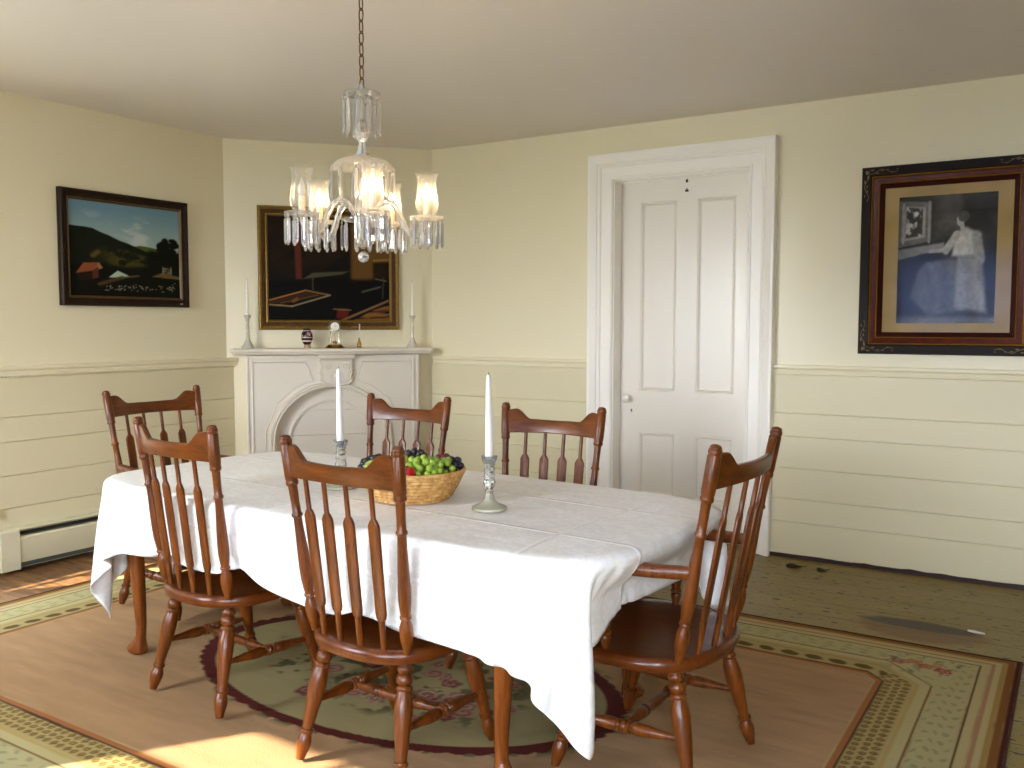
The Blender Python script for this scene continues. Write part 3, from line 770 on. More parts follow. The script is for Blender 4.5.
# ------------------------------------------------------------------ table
TX, TY, ROT, ZT = 2.65, -2.562, math.radians(-3.0), .698
TA, TB, TN = 1.145, .515, 7.0
table = empty('dining_table', (TX, TY, .0085), ROT, 'long wooden dining table mostly hidden under a white cloth', 'table')
def sup(a, b, n, k=72):
    return [(a*math.copysign(abs(math.cos(2*PI*i/k))**(2/n), math.cos(2*PI*i/k)), b*math.copysign(abs(math.sin(2*PI*i/k))**(2/n), math.sin(2*PI*i/k))) for i in range(k)]
z0 = -.0085
m = M(); m.loft([[(x, y, z) for x, y in sup(TA-e, TB-e, TN)] for e, z in ((.032, ZT-.028+z0), (.022, ZT-.022+z0), (.020, ZT-.012+z0), (.024, ZT-.004+z0), (.032, ZT+z0), (.3, ZT+z0))])
build('tabletop', m, tablewood, table, smooth=40)
lx0, lx1, ly = -.965, .79, .375
m = M()
for (a, b) in (((lx0, -ly-.012), (lx1, -ly+.012)), ((lx0, ly-.012), (lx1, ly+.012)), ((lx0-.012, -ly), (lx0+.012, ly)), ((lx1-.012, -ly), (lx1+.012, ly))): m.box((a[0], a[1], ZT-.11+z0), (b[0], b[1], ZT-.028+z0))
build('apron', m, tablewood, table, smooth=0)
for sx, X in ((-1, lx0), (1, lx1)):
    for sy in (-1, 1):
        Y = sy*ly; ox, oy = sx, sy*.35
        nrm = math.hypot(ox, oy); ox, oy = ox/nrm, oy/nrm
        st = [(ZT-.03, 0, .036, .036), (.60, .002, .036, .036), (.55, .010, .037, .036), (.48, .016, .0355, .035), (.40, .013, .032, .032), (.30, .006, .0275, .0275), (.20, -.001, .0235, .0235), (.12, -.004, .0205, .0205), (.075, -.002, .020, .020), (.055, .004, .024, .024), (.038, .012, .034, .030), (.022, .016, .040, .034), (.010, .014, .038, .033), (.003, .010, .030, .028), (0, .008, .022, .022)]
        m = M(); rings = []
        for z, off, ra, rb in st:
            e = .62 if z > .5 else 1
            ring = []
            for i in range(20):
                an = 2*PI*i/20; c_, s_ = math.cos(an), math.sin(an)
                if z > .5: px, py = ra*math.copysign(abs(c_)**e, c_), ra*math.copysign(abs(s_)**e, s_)
                else: px, py = (ra*c_*ox-rb*s_*oy), (ra*c_*oy+rb*s_*ox)
                ring.append((X+ox*off+px, Y+oy*off+py, z))
            rings.append(ring)
        m.loft(rings); build('leg', m, tablewood, table, smooth=50)
# ------------------------------------------------------------------ tablecloth (draped over the top by relaxation)
def toL(x, y):
    c, s = math.cos(ROT), math.sin(ROT); dx, dy = x-TX, y-TY; return (dx*c+dy*s, -dx*s+dy*c)
def chair_pt(key, lx, ly):
    x, y, r = CH[key]; r = math.radians(r); return toL(x+lx*math.cos(r)-ly*math.sin(r), y+lx*math.sin(r)+ly*math.cos(r))
seats = [chair_pt(k, 0, 0)+(.23 if k not in 'EF' else .255, .0085+.394+.004) for k in CH]
backs = []
for k, sg in (('A', -1), ('B', -1)):
    cx, cy = chair_pt(k, 0, -.145); backs.append((cx-.24, cx+.24, cy, -.19, sg))
arms = [(-.39, .36, 1.075)]                                       # the armchair's arms and seat tuck the end panel in
W_, XX, YY = sim_cloth(TX=TX, TY=TY, ROT=math.degrees(ROT), ZT=ZT+.009, a=TA+.004, b=TB+.004, n=TN, hl=1.37, hw=.742, ox=-.045, oy=-.012, crot=-1.0, bend=(.01, 0.), nx=117, ny=67, steps=190, iters=24, chairs=backs, arms=arms, seats=seats)
clm, nt, b = new_mat('white_damask_linen')
tc = N(nt, 'ShaderNodeUVMap'); tc.uv_map = 'UV'
sx = N(nt, 'ShaderNodeSeparateXYZ'); nt.links.new(tc.outputs[0], sx.inputs[0])
def crease(out, per, off):
    a = N(nt, 'ShaderNodeMath', operation='MULTIPLY_ADD'); a.inputs[1].default_value = 1/per; a.inputs[2].default_value = off; nt.links.new(out, a.inputs[0])
    f = N(nt, 'ShaderNodeMath', operation='FRACT'); nt.links.new(a.outputs[0], f.inputs[0])
    s = N(nt, 'ShaderNodeMath', operation='SUBTRACT'); s.inputs[1].default_value = .5; nt.links.new(f.outputs[0], s.inputs[0])
    ab = N(nt, 'ShaderNodeMath', operation='ABSOLUTE'); nt.links.new(s.outputs[0], ab.inputs[0])
    r = N(nt, 'ShaderNodeMapRange'); r.interpolation_type = 'SMOOTHSTEP'; r.inputs['From Min'].default_value = .012/per; r.inputs['From Max'].default_value = 0; nt.links.new(ab.outputs[0], r.inputs[0]); return r.outputs[0]
ca, cb = crease(sx.outputs[0], .46, .5), crease(sx.outputs[1], .39, 0.)
mxn = N(nt, 'ShaderNodeMath', operation='MAXIMUM'); nt.links.new(ca, mxn.inputs[0]); nt.links.new(cb, mxn.inputs[1])
no = N(nt, 'ShaderNodeTexNoise'); no.inputs['Scale'].default_value = 9; no.inputs['Detail'].default_value = 3; nt.links.new(tc.outputs[0], no.inputs['Vector'])
ad = N(nt, 'ShaderNodeMath', operation='MULTIPLY_ADD'); ad.inputs[1].default_value = .55; nt.links.new(mxn.outputs[0], ad.inputs[0]); nt.links.new(no.outputs['Fac'], ad.inputs[2])
bp = N(nt, 'ShaderNodeBump'); bp.inputs['Strength'].default_value = .5; bp.inputs['Distance'].default_value = .012
nt.links.new(ad.outputs[0], bp.inputs['Height']); nt.links.new(bp.outputs[0], b.inputs['Normal'])
vo = N(nt, 'ShaderNodeTexNoise'); vo.inputs['Scale'].default_value = 16; vo.inputs['Detail'].default_value = 2; vo.inputs['Distortion'].default_value = 2.6; nt.links.new(tc.outputs[0], vo.inputs['Vector'])
r = N(nt, 'ShaderNodeValToRGB'); e = r.color_ramp.elements; e[0].position = .47; e[1].position = .53; e[0].color = rgb('F0EEEA'); e[1].color = rgb('F7F5F2')
nt.links.new(vo.outputs['Fac'], r.inputs[0]); nt.links.new(r.outputs[0], b.inputs['Base Color'])
rr = N(nt, 'ShaderNodeMapRange'); rr.inputs['From Min'].default_value = .46; rr.inputs['From Max'].default_value = .54; rr.inputs['To Min'].default_value = .46; rr.inputs['To Max'].default_value = .56
nt.links.new(vo.outputs['Fac'], rr.inputs[0]); nt.links.new(rr.outputs[0], b.inputs['Roughness'])
b.inputs['Sheen Weight'].default_value = .1
m = M(); nxc, nyc = XX.shape
m.v = [tuple(p) for p in W_.reshape(-1, 3)]
I = np.arange(nxc*nyc).reshape(nxc, nyc)
m.f = [tuple(int(i) for i in q) for q in np.stack([I[:-1, :-1], I[1:, :-1], I[1:, 1:], I[:-1, 1:]], -1).reshape(-1, 4)]
cl = build('tablecloth', m, clm, smooth=180)
uv = cl.data.uv_layers.new(name='UV'); UV = np.stack([XX.ravel(), YY.ravel()], -1)
li = np.zeros(len(cl.data.loops), np.int32); cl.data.loops.foreach_get('vertex_index', li); uv.data.foreach_set('uv', UV[li].astype(np.float32).ravel())
sb = cl.modifiers.new('smooth', 'SUBSURF'); sb.levels = 1; sb.render_levels = 1
so = cl.modifiers.new('thick', 'SOLIDIFY'); so.thickness = .002; so.offset = 1
tag(cl, 'white damask tablecloth with fold creases hanging over the long dining table', 'tablecloth')
ZC_ = ZT+.012

# ------------------------------------------------------------------ candlesticks
crystal = glass('pressed_glass', (.97, .98, .95, 1), .03, 1.45, .15)
frost = plain('thick_grey_glass', 'BDB9A2', .25, .6); frost.node_tree.nodes['Principled BSDF'].inputs['Transmission Weight'].default_value = .2
wax = plain('white_wax', 'F6F3EC', .45, .4); wick = plain('candle_wick', '4A4238', .9)
C2X, C2Y = 2.509, -2.643
def candlestick(x, y, z, label, group):
    t = empty('glass_candlestick', (x, y, z), 0, label, 'candlestick', group)
    build('base', M().lathe([(0, .052), (.003, .057), (.010, .0565), (.014, .048), (.019, .034), (.027, .022), (.038, .015), (.054, .012)], (0,0,0), (0,0,1), 28, absolute=True), frost, t, smooth=40)
    build('stem', M().lathe([(.052, .012), (.060, .015), (.066, .011), (.075, .018), (.088, .0205), (.10, .017), (.108, .0185), (.120, .016), (.128, .019), (.138, .0155), (.144, .018), (.150, .0155)], (0,0,0), (0,0,1), 8, absolute=True), crystal, t, smooth=15)
    m = M(); prof = [(.148, .012), (.150, .020), (.160, .0235), (.172, .026), (.174, .025), (.172, .0215), (.160, .015), (.155, .002)]
    m.lathe(prof, (0,0,0), (0,0,1), 16, cap=False, absolute=True); build('socket', m, crystal, t, smooth=30)
    return t
def candle(x, y, z, h, r, label, tilt=(0, 0), group=None):
    t = empty('taper_candle', (x, y, z), 0, label, 'candle', group); t.rotation_euler = (tilt[0], tilt[1], 0)
    build('wax', M().lathe([(0, r*1.05), (.02, r*1.1), (.3, r), (.85, r*.72), (.97, r*.55), (.99, r*.4), (1, r*.15)], (0,0,0), (0,0,h), 14), wax, t, smooth=40)
    build('wick', M().tube([(0,0,h-.003), (.0005,0,h+.004), (.001,0,h+.008)], .0009, 6), wick, t)
    return t
candlestick(3.172, -2.672, ZC_, 'glass candlestick on the white cloth to the right of the fruit basket', 'glass candlesticks on the dining table')
candle(3.172, -2.672, ZC_+.150, .282, .0125, 'white taper candle rising right of the fruit basket', (math.radians(-.8), math.radians(-1.2)), 'white candles on the dining table')
candlestick(C2X, C2Y, ZC_, 'glass candlestick on the cloth behind and left of the fruit basket', 'glass candlesticks on the dining table')
candle(C2X, C2Y, ZC_+.150, .282, .0125, 'white taper candle left of the fruit basket, before the fireplace arch', (math.radians(.6), math.radians(-.8)), 'white candles on the dining table')

# ------------------------------------------------------------------ basket of fruit
BX, BY = 2.848, -2.660
def bf(r, f): return (BX+.845*r-.535*f, BY+.535*r+.845*f)
wick_m, nt, b = new_mat('coiled_straw')
tc = N(nt, 'ShaderNodeTexCoord'); no = N(nt, 'ShaderNodeTexNoise'); no.inputs['Scale'].default_value = 55; nt.links.new(tc.outputs['Object'], no.inputs['Vector'])
r = N(nt, 'ShaderNodeValToRGB'); e = r.color_ramp.elements; e[0].position = .35; e[1].position = .65; e[0].color = rgb('B9823E'); e[1].color = rgb('DDB470'); nt.links.new(no.outputs['Fac'], r.inputs[0])
nt.links.new(r.outputs[0], b.inputs['Base Color']); b.inputs['Roughness'].default_value = .6
bk = empty('straw_basket', (BX, BY, ZC_), 0, 'round coiled straw basket full of fruit on the white tablecloth', 'basket')
m = M(); nco = 8
for k in range(nco):
    z = .009+.0118*k; q = k/(nco-1); rad = .124+.050*q**.75
    m.tube([(rad*math.cos(2*PI*i/64)*(1+.0*math.sin(i)), rad*math.sin(2*PI*i/64), z+.0006*math.sin(i*7.1+k)) for i in range(64)], .0063, 8, closed=True)
build('coiled_side', m, wick_m, bk, smooth=60)
m = M()
for i in range(26):
    a = 2*PI*i/26; pts = []
    for k in range(nco*2-1):
        z = .009+.0118*k/2; q = k/2/(nco-1); rad = .124+.050*q**.75+(.0062 if k % 2 == 0 else .003); pts.append((rad*math.cos(a+.02*k), rad*math.sin(a+.02*k), z))
    m.tube(pts, .0009, 5)
build('binding_stitch', m, plain('dark_straw', 'B07A3C', .7), bk, smooth=60)
build('bottom', M().lathe([(.002, .124), (.008, .124)], (0,0,0), (0,0,1), 40, absolute=True), wick_m, bk)
rim = M().tube([(0.178*math.cos(2*PI*i/64), 0.178*math.sin(2*PI*i/64), .100) for i in range(64)], .0075, 8, closed=True)
build('rim', rim, wick_m, bk, smooth=60)
def skin(name, col, rough=.25, trans=.0, vary=.12):
    m = plain(name, col, rough, .5, vary=vary, bscale=60, coat=.2); bb = m.node_tree.nodes['Principled BSDF']
    if trans: bb.inputs['Subsurface Weight'].default_value = trans; bb.inputs['Subsurface Radius'].default_value = (.006, .006, .003)
    return m
green = skin('green_grape_skin', '8FA93A', .22, .25); black = skin('black_grape_skin', '1C1B26', .35, .0, .3); redg = skin('red_grape_skin', '7A2436', .25)
stemm = plain('grape_stem', '6B6A35', .8)
def bunch(r, f, z, rad, ext, n, mat, label, gr, seed):
    x, y = bf(r, f); t = empty('grape_bunch', (x, y, ZC_+z), 0, label, 'grapes', 'grape bunches in the straw basket')
    rng = random.Random(seed); P = []; tries = 0
    proto = None
    while len(P) < n and tries < 6000:
        tries += 1
        a = rng.uniform(0, 2*PI); cz = rng.uniform(-.35, 1); s = math.sqrt(1-cz*cz); q = rng.uniform(.72, 1)
        rr, ff = s*math.cos(a)*ext[0]*q, s*math.sin(a)*ext[1]*q
        p = (.845*rr-.535*ff, .535*rr+.845*ff, cz*ext[2]*q)
        if all((p[0]-w[0])**2+(p[1]-w[1])**2+(p[2]-w[2])**2 > (1.62*gr)**2 for w in P):
            P.append(p)
    for p in P:
        if proto is None: proto = build('grape', M().sphere((0,0,0), gr, 12, 8, (1, 1, 1.1)), mat, t, smooth=180); o = proto
        else: o = proto.copy(); C.objects.link(o); o.parent = t
        o.location = p; o.rotation_euler = (rng.uniform(0, 1), rng.uniform(0, 1), 0)
    m = M(); m.tube([(0, 0, -ext[2]*.6), (.004, .003, ext[2]*.2), (.002, 0, ext[2]*.95)], .002, 6)
    for p in P[:12]: m.tube([(0, 0, p[2]*.3), (p[0]*.5, p[1]*.5, p[2]*.6), tuple(c*.9 for c in p)], .0009, 5)
    build('stem', m, stemm, t); return t
def fruit(r, f, z, prof, mat, label, kind, cat, tilt=0):
    x, y = bf(r, f); t = empty(kind, (x, y, ZC_+z), 0, label, cat, 'apples in the straw basket' if cat == 'apple' else None); t.rotation_euler = (tilt, tilt*.5, 0)
    build('flesh', M().lathe(prof, (0,0,0), (0,0,1), 20, absolute=True), mat, t, smooth=180)
    h = prof[-1][0]; build('stem', M().tube([(0,0,h-.006), (.002,0,h+.006), (.004,.001,h+.014)], .0016, 6), plain('fruit_stem', '4A3A22', .8), t); return t
bunch(.045, -.085, .105, 0, (.062, .055, .048), 38, green, 'plump green grape bunch piled at the basket front above the red apple', .0125, 1)
bunch(.100, -.045, .098, 0, (.052, .060, .052), 34, green, 'second green grape bunch spilling toward the right rim of the basket', .0120, 2)
bunch(.138, .012, .108, 0, (.032, .040, .034), 18, black, 'dark purple grape bunch at the right rim of the basket', .0115, 3)
bunch(-.120, .015, .110, 0, (.060, .055, .034), 30, black, 'dark purple grape bunch along the left side of the basket', .0115, 4)
bunch(.005, .055, .130, 0, (.035, .035, .028), 14, black, 'small dark purple grape bunch on top at the back of the pile', .0115, 5)
bunch(.100, .060, .118, 0, (.024, .024, .022), 8, redg, 'few red grapes behind the green ones near the right rim', .0125, 6)
apple = [(0, .004), (.004, .014), (.012, .026), (.026, .034), (.040, .035), (.052, .029), (.060, .018), (.060, .008), (.056, .002)]
fruit(.002, -.128, .074, [(a*.92, b_*.92) for a, b_ in apple], skin('red_apple_skin', 'B3161A', .2), 'red apple at the front rim of the basket', 'apple', 'apple', .3)
fruit(-.125, -.068, .080, [(a*1.0, b_*.85) for a, b_ in apple], skin('green_apple_skin', '9CA548', .3), 'yellow green apple low at the left rim of the basket', 'apple', 'apple', -.3)
pear = [(0, .004), (.006, .020), (.02, .031), (.036, .031), (.052, .022), (.064, .015), (.074, .011), (.079, .004)]
fruit(-.035, .005, .098, pear, skin('pear_skin', 'A79B3C', .35), 'yellow green pear standing in the middle of the fruit pile', 'pear', 'pear', .25)
fruit(-.06, -.08, .062, apple, skin('red_apple_skin_dull', '8E2A20', .25), 'darker red apple beneath the fruit, behind the near chair back', 'apple', 'apple', .1)

# ------------------------------------------------------------------ things on the mantel
ZM = 1.141
gold = plain('brass', 'B98B3C', .25, .5, 1.0); silver = plain('pale_metal', 'D8D2BE', .25, .5, .8)
def mantel_stick(t_, label, clabel):
    x, y, _ = F(t_, .105, 0); t = empty('glass_candlestick', (x, y, ZM), 0, label, 'candlestick', 'glass candlesticks on the mantel shelf')
    build('base', M().lathe([(0, .040), (.004, .042), (.010, .038), (.03, .026), (.055, .014), (.07, .010)], (0,0,0), (0,0,1), 24, absolute=True), crystal_grey, t)
    build('stem', M().lathe([(.068, .010), (.09, .009), (.12, .0085), (.135, .012), (.145, .0085), (.17, .0085), (.185, .013), (.195, .009)], (0,0,0), (0,0,1), 8, absolute=True), crystal_grey, t, smooth=20)
    build('socket', M().lathe([(.193, .009), (.198, .018), (.212, .020), (.218, .024), (.216, .018), (.205, .010)], (0,0,0), (0,0,1), 16, absolute=True, cap=False), crystal_grey, t)
    candle(x, y, ZM+.203, .245, .0085, clabel, (0, 0), 'white candles on the mantel shelf')
crystal_grey = plain('pale_pressed_glass', 'E6E2D0', .15, .5); crystal_grey.node_tree.nodes['Principled BSDF'].inputs['Transmission Weight'].default_value = .3
mantel_stick(.135, 'glass candlestick on the left end of the mantel shelf', 'white taper candle above the left end of the mantel shelf')
mantel_stick(1.215, 'glass candlestick on the right end of the mantel shelf', 'pale taper candle above the right end of the mantel shelf')
# egg-shaped dark vase
x, y, _ = F(.51, .115, 0); t = empty('painted_vase', (x, y, ZM), 0, 'small dark egg-shaped vase with painted flowers on the mantel', 'vase')
vm, nt, b = new_mat('painted_vase_glaze'); tc = N(nt, 'ShaderNodeTexCoord'); s3 = N(nt, 'ShaderNodeSeparateXYZ'); nt.links.new(tc.outputs['Object'], s3.inputs[0])
mr = N(nt, 'ShaderNodeMapRange'); mr.inputs['From Max'].default_value = .13; nt.links.new(s3.outputs[2], mr.inputs[0])
r = N(nt, 'ShaderNodeValToRGB'); r.color_ramp.interpolation = 'CONSTANT'; e = r.color_ramp.elements
e[0].position = 0; e[0].color = rgb('3A1A1C'); e[1].position = .33; e[1].color = rgb('D9C4B4')
for p_, c_ in ((.40, '2A1418'), (.47, '5A2228'), (.52, 'C9B4A4'), (.56, '1D1416'), (.86, 'B8A8A0'), (.92, '241618')):
    q = e.new(p_); q.color = rgb(c_)
nt.links.new(mr.outputs[0], r.inputs[0])
vo = N(nt, 'ShaderNodeTexVoronoi'); vo.inputs['Scale'].default_value = 34; nt.links.new(tc.outputs['Object'], vo.inputs['Vector'])
m2 = N(nt, 'ShaderNodeMapRange'); m2.inputs['From Min'].default_value = .42; m2.inputs['From Max'].default_value = .34; nt.links.new(vo.outputs['Distance'], m2.inputs[0])
g2 = N(nt, 'ShaderNodeMapRange'); g2.inputs['From Min'].default_value = .56; g2.inputs['From Max'].default_value = .60; nt.links.new(mr.outputs[0], g2.inputs[0])
g3 = N(nt, 'ShaderNodeMapRange'); g3.inputs['From Min'].default_value = .86; g3.inputs['From Max'].default_value = .82; nt.links.new(mr.outputs[0], g3.inputs[0])
mu = N(nt, 'ShaderNodeMath', operation='MULTIPLY'); nt.links.new(m2.outputs[0], mu.inputs[0]); nt.links.new(g2.outputs[0], mu.inputs[1])
mu2 = N(nt, 'ShaderNodeMath', operation='MULTIPLY'); nt.links.new(mu.outputs[0], mu2.inputs[0]); nt.links.new(g3.outputs[0], mu2.inputs[1])
mx = N(nt, 'ShaderNodeMix', data_type='RGBA'); nt.links.new(mu2.outputs[0], mx.inputs[0]); nt.links.new(r.outputs[0], mx.inputs[6]); mx.inputs[7].default_value = rgb('C48E98')
nt.links.new(mx.outputs[2], b.inputs['Base Color']); b.inputs['Roughness'].default_value = .2
build('body', M().lathe([(.022, .017), (.032, .026), (.055, .036), (.078, .0385), (.100, .034), (.114, .026), (.122, .024), (.128, .027), (.128, .022), (.118, .019)], (0,0,0), (0,0,1), 28, cap=False, absolute=True), vm, t, smooth=60)
build('foot', M().lathe([(0, .024), (.006, .024), (.014, .020), (.024, .018)], (0,0,0), (0,0,1), 24, absolute=True), plain('vase_foot', 'C9A88A', .3), t)
# domed clock
x, y, _ = F(.69, .125, 0); t = empty('domed_clock', (x, y, ZM), math.atan2(fn.y, fn.x)+PI/2, 'small brass clock under a glass dome on the mantel centre', 'clock')
build('base', M().lathe([(0, .062), (.005, .064), (.010, .058), (.016, .052), (.020, .050), (.024, .044)], (0,0,0), (0,0,1), 28, absolute=True), gold, t)
for q in (-1, 1): build('column', M().lathe([(.022, .006), (.03, .0045), (.10, .0045), (.112, .007)], (q*.026, 0, 0), (q*.026, 0, 1), 12, absolute=True), silver, t)
build('pendulum', M().lathe([(.028, .012), (.034, .016), (.042, .014), (.048, .004), (.10, .0015)], (0,0,0), (0,0,1), 14, absolute=True), gold, t)
m = M().lathe([(-.014, .030), (-.010, .035), (.010, .035), (.016, .030)], (0, 0, .143), (0, -1, .143), 28, absolute=True); mv = build('movement', m, silver, t)
dl = build('dial', M().lathe([(.0165, .028), (.018, .027)], (0, 0, .143), (0, -1, .143), 28, absolute=True), plain('ivory_dial', 'F0EAD8', .4), mv)
m = M(); m.add([(-.001, -.0186, .143), (.001, -.0186, .143), (.0005, -.0186, .163), (-.0005, -.0186, .163)], [(0, 1, 2, 3)]); m.add([(0, -.0188, .142), (0, -.0188, .144), (.016, -.0188, .149), (.016, -.0188, .148)], [(0, 1, 2, 3)])
build('hand', m, blackm, mv, smooth=0)
build('glass_dome', M().lathe([(.022, .0465), (.14, .0465), (.165, .042), (.18, .030), (.187, .014), (.189, .002)], (0,0,0), (0,0,1), 28, cap=False, absolute=True), thin_glass('dome_glass', gloss=.25), t, smooth=60)
# amber bottle with stick
x, y, _ = F(.852, .115, 0); t = empty('amber_bottle', (x, y, ZM), 0, 'tiny amber bottle with a thin white stick on the mantel', 'bottle')
am = plain('amber_glass', 'B9862E', .15, .6); am.node_tree.nodes['Principled BSDF'].inputs['Transmission Weight'].default_value = .3
build('body', M().lathe([(0, .012), (.004, .015), (.02, .0165), (.036, .013), (.05, .007), (.064, .005), (.068, .006)], (0,0,0), (0,0,1), 20, absolute=True), am, t)
build('stick', M().lathe([(.06, .0022), (.10, .0022), (.104, .004), (.158, .0045), (.162, .003)], (0,0,0), (.03,0,1), 10, absolute=True), plain('white_stick', 'E4DDCF', .6), t)

# ------------------------------------------------------------------ chandelier
CX, CY = 2.632, -2.65
ch = empty('crystal_chandelier', (CX, CY, H), 0, 'crystal chandelier with five glass shades hanging on a chain over the table', 'chandelier')
zz = lambda z: z-H
cgl = glass('cut_crystal', (1, 1, 1, 1), .0, 1.5, .2); cgl2 = glass('moulded_crystal', (1, .99, .97, 1), .03, 1.47, .25)
def etched(name, white_part, gl_):
    m = thin_glass(name, gloss=gl_, rough=.04); nt = m.node_tree; out = nt.nodes['Material Output']; mx = out.inputs[0].links[0].from_node
    t_ = N(nt, 'ShaderNodeBsdfTranslucent'); t_.inputs[0].default_value = (1, .98, .95, 1); d_ = N(nt, 'ShaderNodeBsdfDiffuse'); d_.inputs[0].default_value = (1, .98, .95, 1)
    a_ = N(nt, 'ShaderNodeMixShader'); nt.links.new(t_.outputs[0], a_.inputs[1]); nt.links.new(d_.outputs[0], a_.inputs[2])
    b_ = N(nt, 'ShaderNodeMixShader'); b_.inputs[0].default_value = white_part; nt.links.new(mx.outputs[0], b_.inputs[1]); nt.links.new(a_.outputs[0], b_.inputs[2]); nt.links.new(b_.outputs[0], out.inputs[0])
    return m
clear = etched('etched_shade_glass', .06, .45); dishg = etched('dish_glass', .22, .5)
chainm = plain('aged_brass', '6B4A2A', .35, .5, .9)
build('canopy', M().lathe([(0, .055), (-.012, .055), (-.03, .035), (-.042, .012), (-.05, .006)], (0,0,0), (0,0,1), 24, absolute=True), chainm, ch)
m = M(); z = zz(2.452); k = 0
while z > zz(2.112):
    L_ = .046; pts = []
    for i in range(16):
        a = 2*PI*i/16; u, w = .0085*math.cos(a), L_/2*math.copysign(abs(math.sin(a))**.8, math.sin(a)); pts.append((u, 0, z-L_/2+w) if k % 2 == 0 else (0, u, z-L_/2+w))
    m.tube(pts, .0022, 6, closed=True); z -= .0385; k += 1
build('chain', m, chainm, ch, smooth=60)
build('stem', M().lathe([(zz(2.125), .004), (zz(2.11), .012), (zz(2.095), .012), (zz(2.085), .022), (zz(2.078), .010), (zz(2.00), .008), (zz(1.985), .020), (zz(1.965), .028), (zz(1.945), .022), (zz(1.925), .012), (zz(1.90), .016), (zz(1.885), .022), (zz(1.872), .012), (zz(1.80), .011), (zz(1.74), .02), (zz(1.70), .034), (zz(1.672), .040), (zz(1.655), .030), (zz(1.64), .012), (zz(1.60), .010), (zz(1.575), .018), (zz(1.56), .006)], (0,0,0), (0,0,1), 12, absolute=True), cgl2, ch, smooth=25)
crown_ = build('crown', M().lathe([(zz(2.083), .012), (zz(2.079), .046), (zz(2.086), .064), (zz(2.090), .064), (zz(2.083), .044), (zz(2.087), .012)], (0,0,0), (0,0,1), 28, cap=False, absolute=True), cgl2, ch)
m = M().lathe([(zz(1.876), .012), (zz(1.874), .05), (zz(1.862), .085), (zz(1.840), .108), (zz(1.836), .112), (zz(1.838), .106), (zz(1.858), .082), (zz(1.870), .05), (zz(1.872), .012)], (0,0,0), (0,0,1), 32, cap=False, absolute=True)
dome_ = build('dome_dish', m, dishg, ch, smooth=60)
def prism_mesh(L_, w):
    m = M()
    def sec(z, k): return [(w*k*math.cos(a), w*k*.62*math.sin(a), z) for a in [2*PI*i/6 for i in range(6)]]
    m.loft([sec(-.014, .25), sec(-.018, .95), sec(-L_+.012, 1), sec(-L_, .45)])
    o8 = lambda y, r: [(r*math.cos(2*PI*i/8), y, -.006+r*math.sin(2*PI*i/8)) for i in range(8)]
    m.loft([o8(-.003, .003), o8(-.0012, .0065), o8(.0012, .0065), o8(.003, .003)])
    return m
pm = {}
def prism_at(x, y, z, ang, L_, w, par):
    key = (L_, w)
    if key not in pm: pm[key] = o = build('prism', prism_mesh(L_, w), cgl, par, smooth=0)
    else: o = pm[key].copy(); C.objects.link(o); o.parent = par
    o.location = (x, y, z); o.rotation_euler = (0, 0, ang)
for i in range(10):
    a = 2*PI*i/10+.2; prism_at(.062*math.cos(a), .062*math.sin(a), zz(2.082), a+PI/2, .135, .0095, crown_)
for i in range(12):
    a = 2*PI*i/12; prism_at(.108*math.cos(a), .108*math.sin(a), zz(1.838), a+PI/2, .118, .0095, dome_)
base_a = math.atan2(CY*0+(-5.03-CY), 4.75-CX)                   # towards the window side
low_ = build('lower_dish', M().lathe([(zz(1.668), .034), (zz(1.655), .060), (zz(1.658), .076), (zz(1.662), .076), (zz(1.662), .058), (zz(1.674), .034)], (0,0,0), (0,0,1), 24, cap=False, absolute=True), cgl2, ch)
for i in range(10):
    a = 2*PI*i/10+.1; prism_at(.072*math.cos(a), .072*math.sin(a), zz(1.655), a+PI/2, .10, .009, low_)
tag(build('bottom_ball', M().sphere((0, 0, zz(1.533)), .019, 16, 12), cgl2, ch, smooth=20), 'small cut glass ball hanging lowest')
bulb_on = glow('lit_bulb', (1, .70, .38, 1), 26.0); bulb_off = plain('unlit_bulb', 'D9D4C8', .1, .6)
ctube = plain('candle_tube', 'F3E6CC', .5); ctube.node_tree.nodes['Principled BSDF'].inputs['Subsurface Weight'].default_value = .2
RA = .222
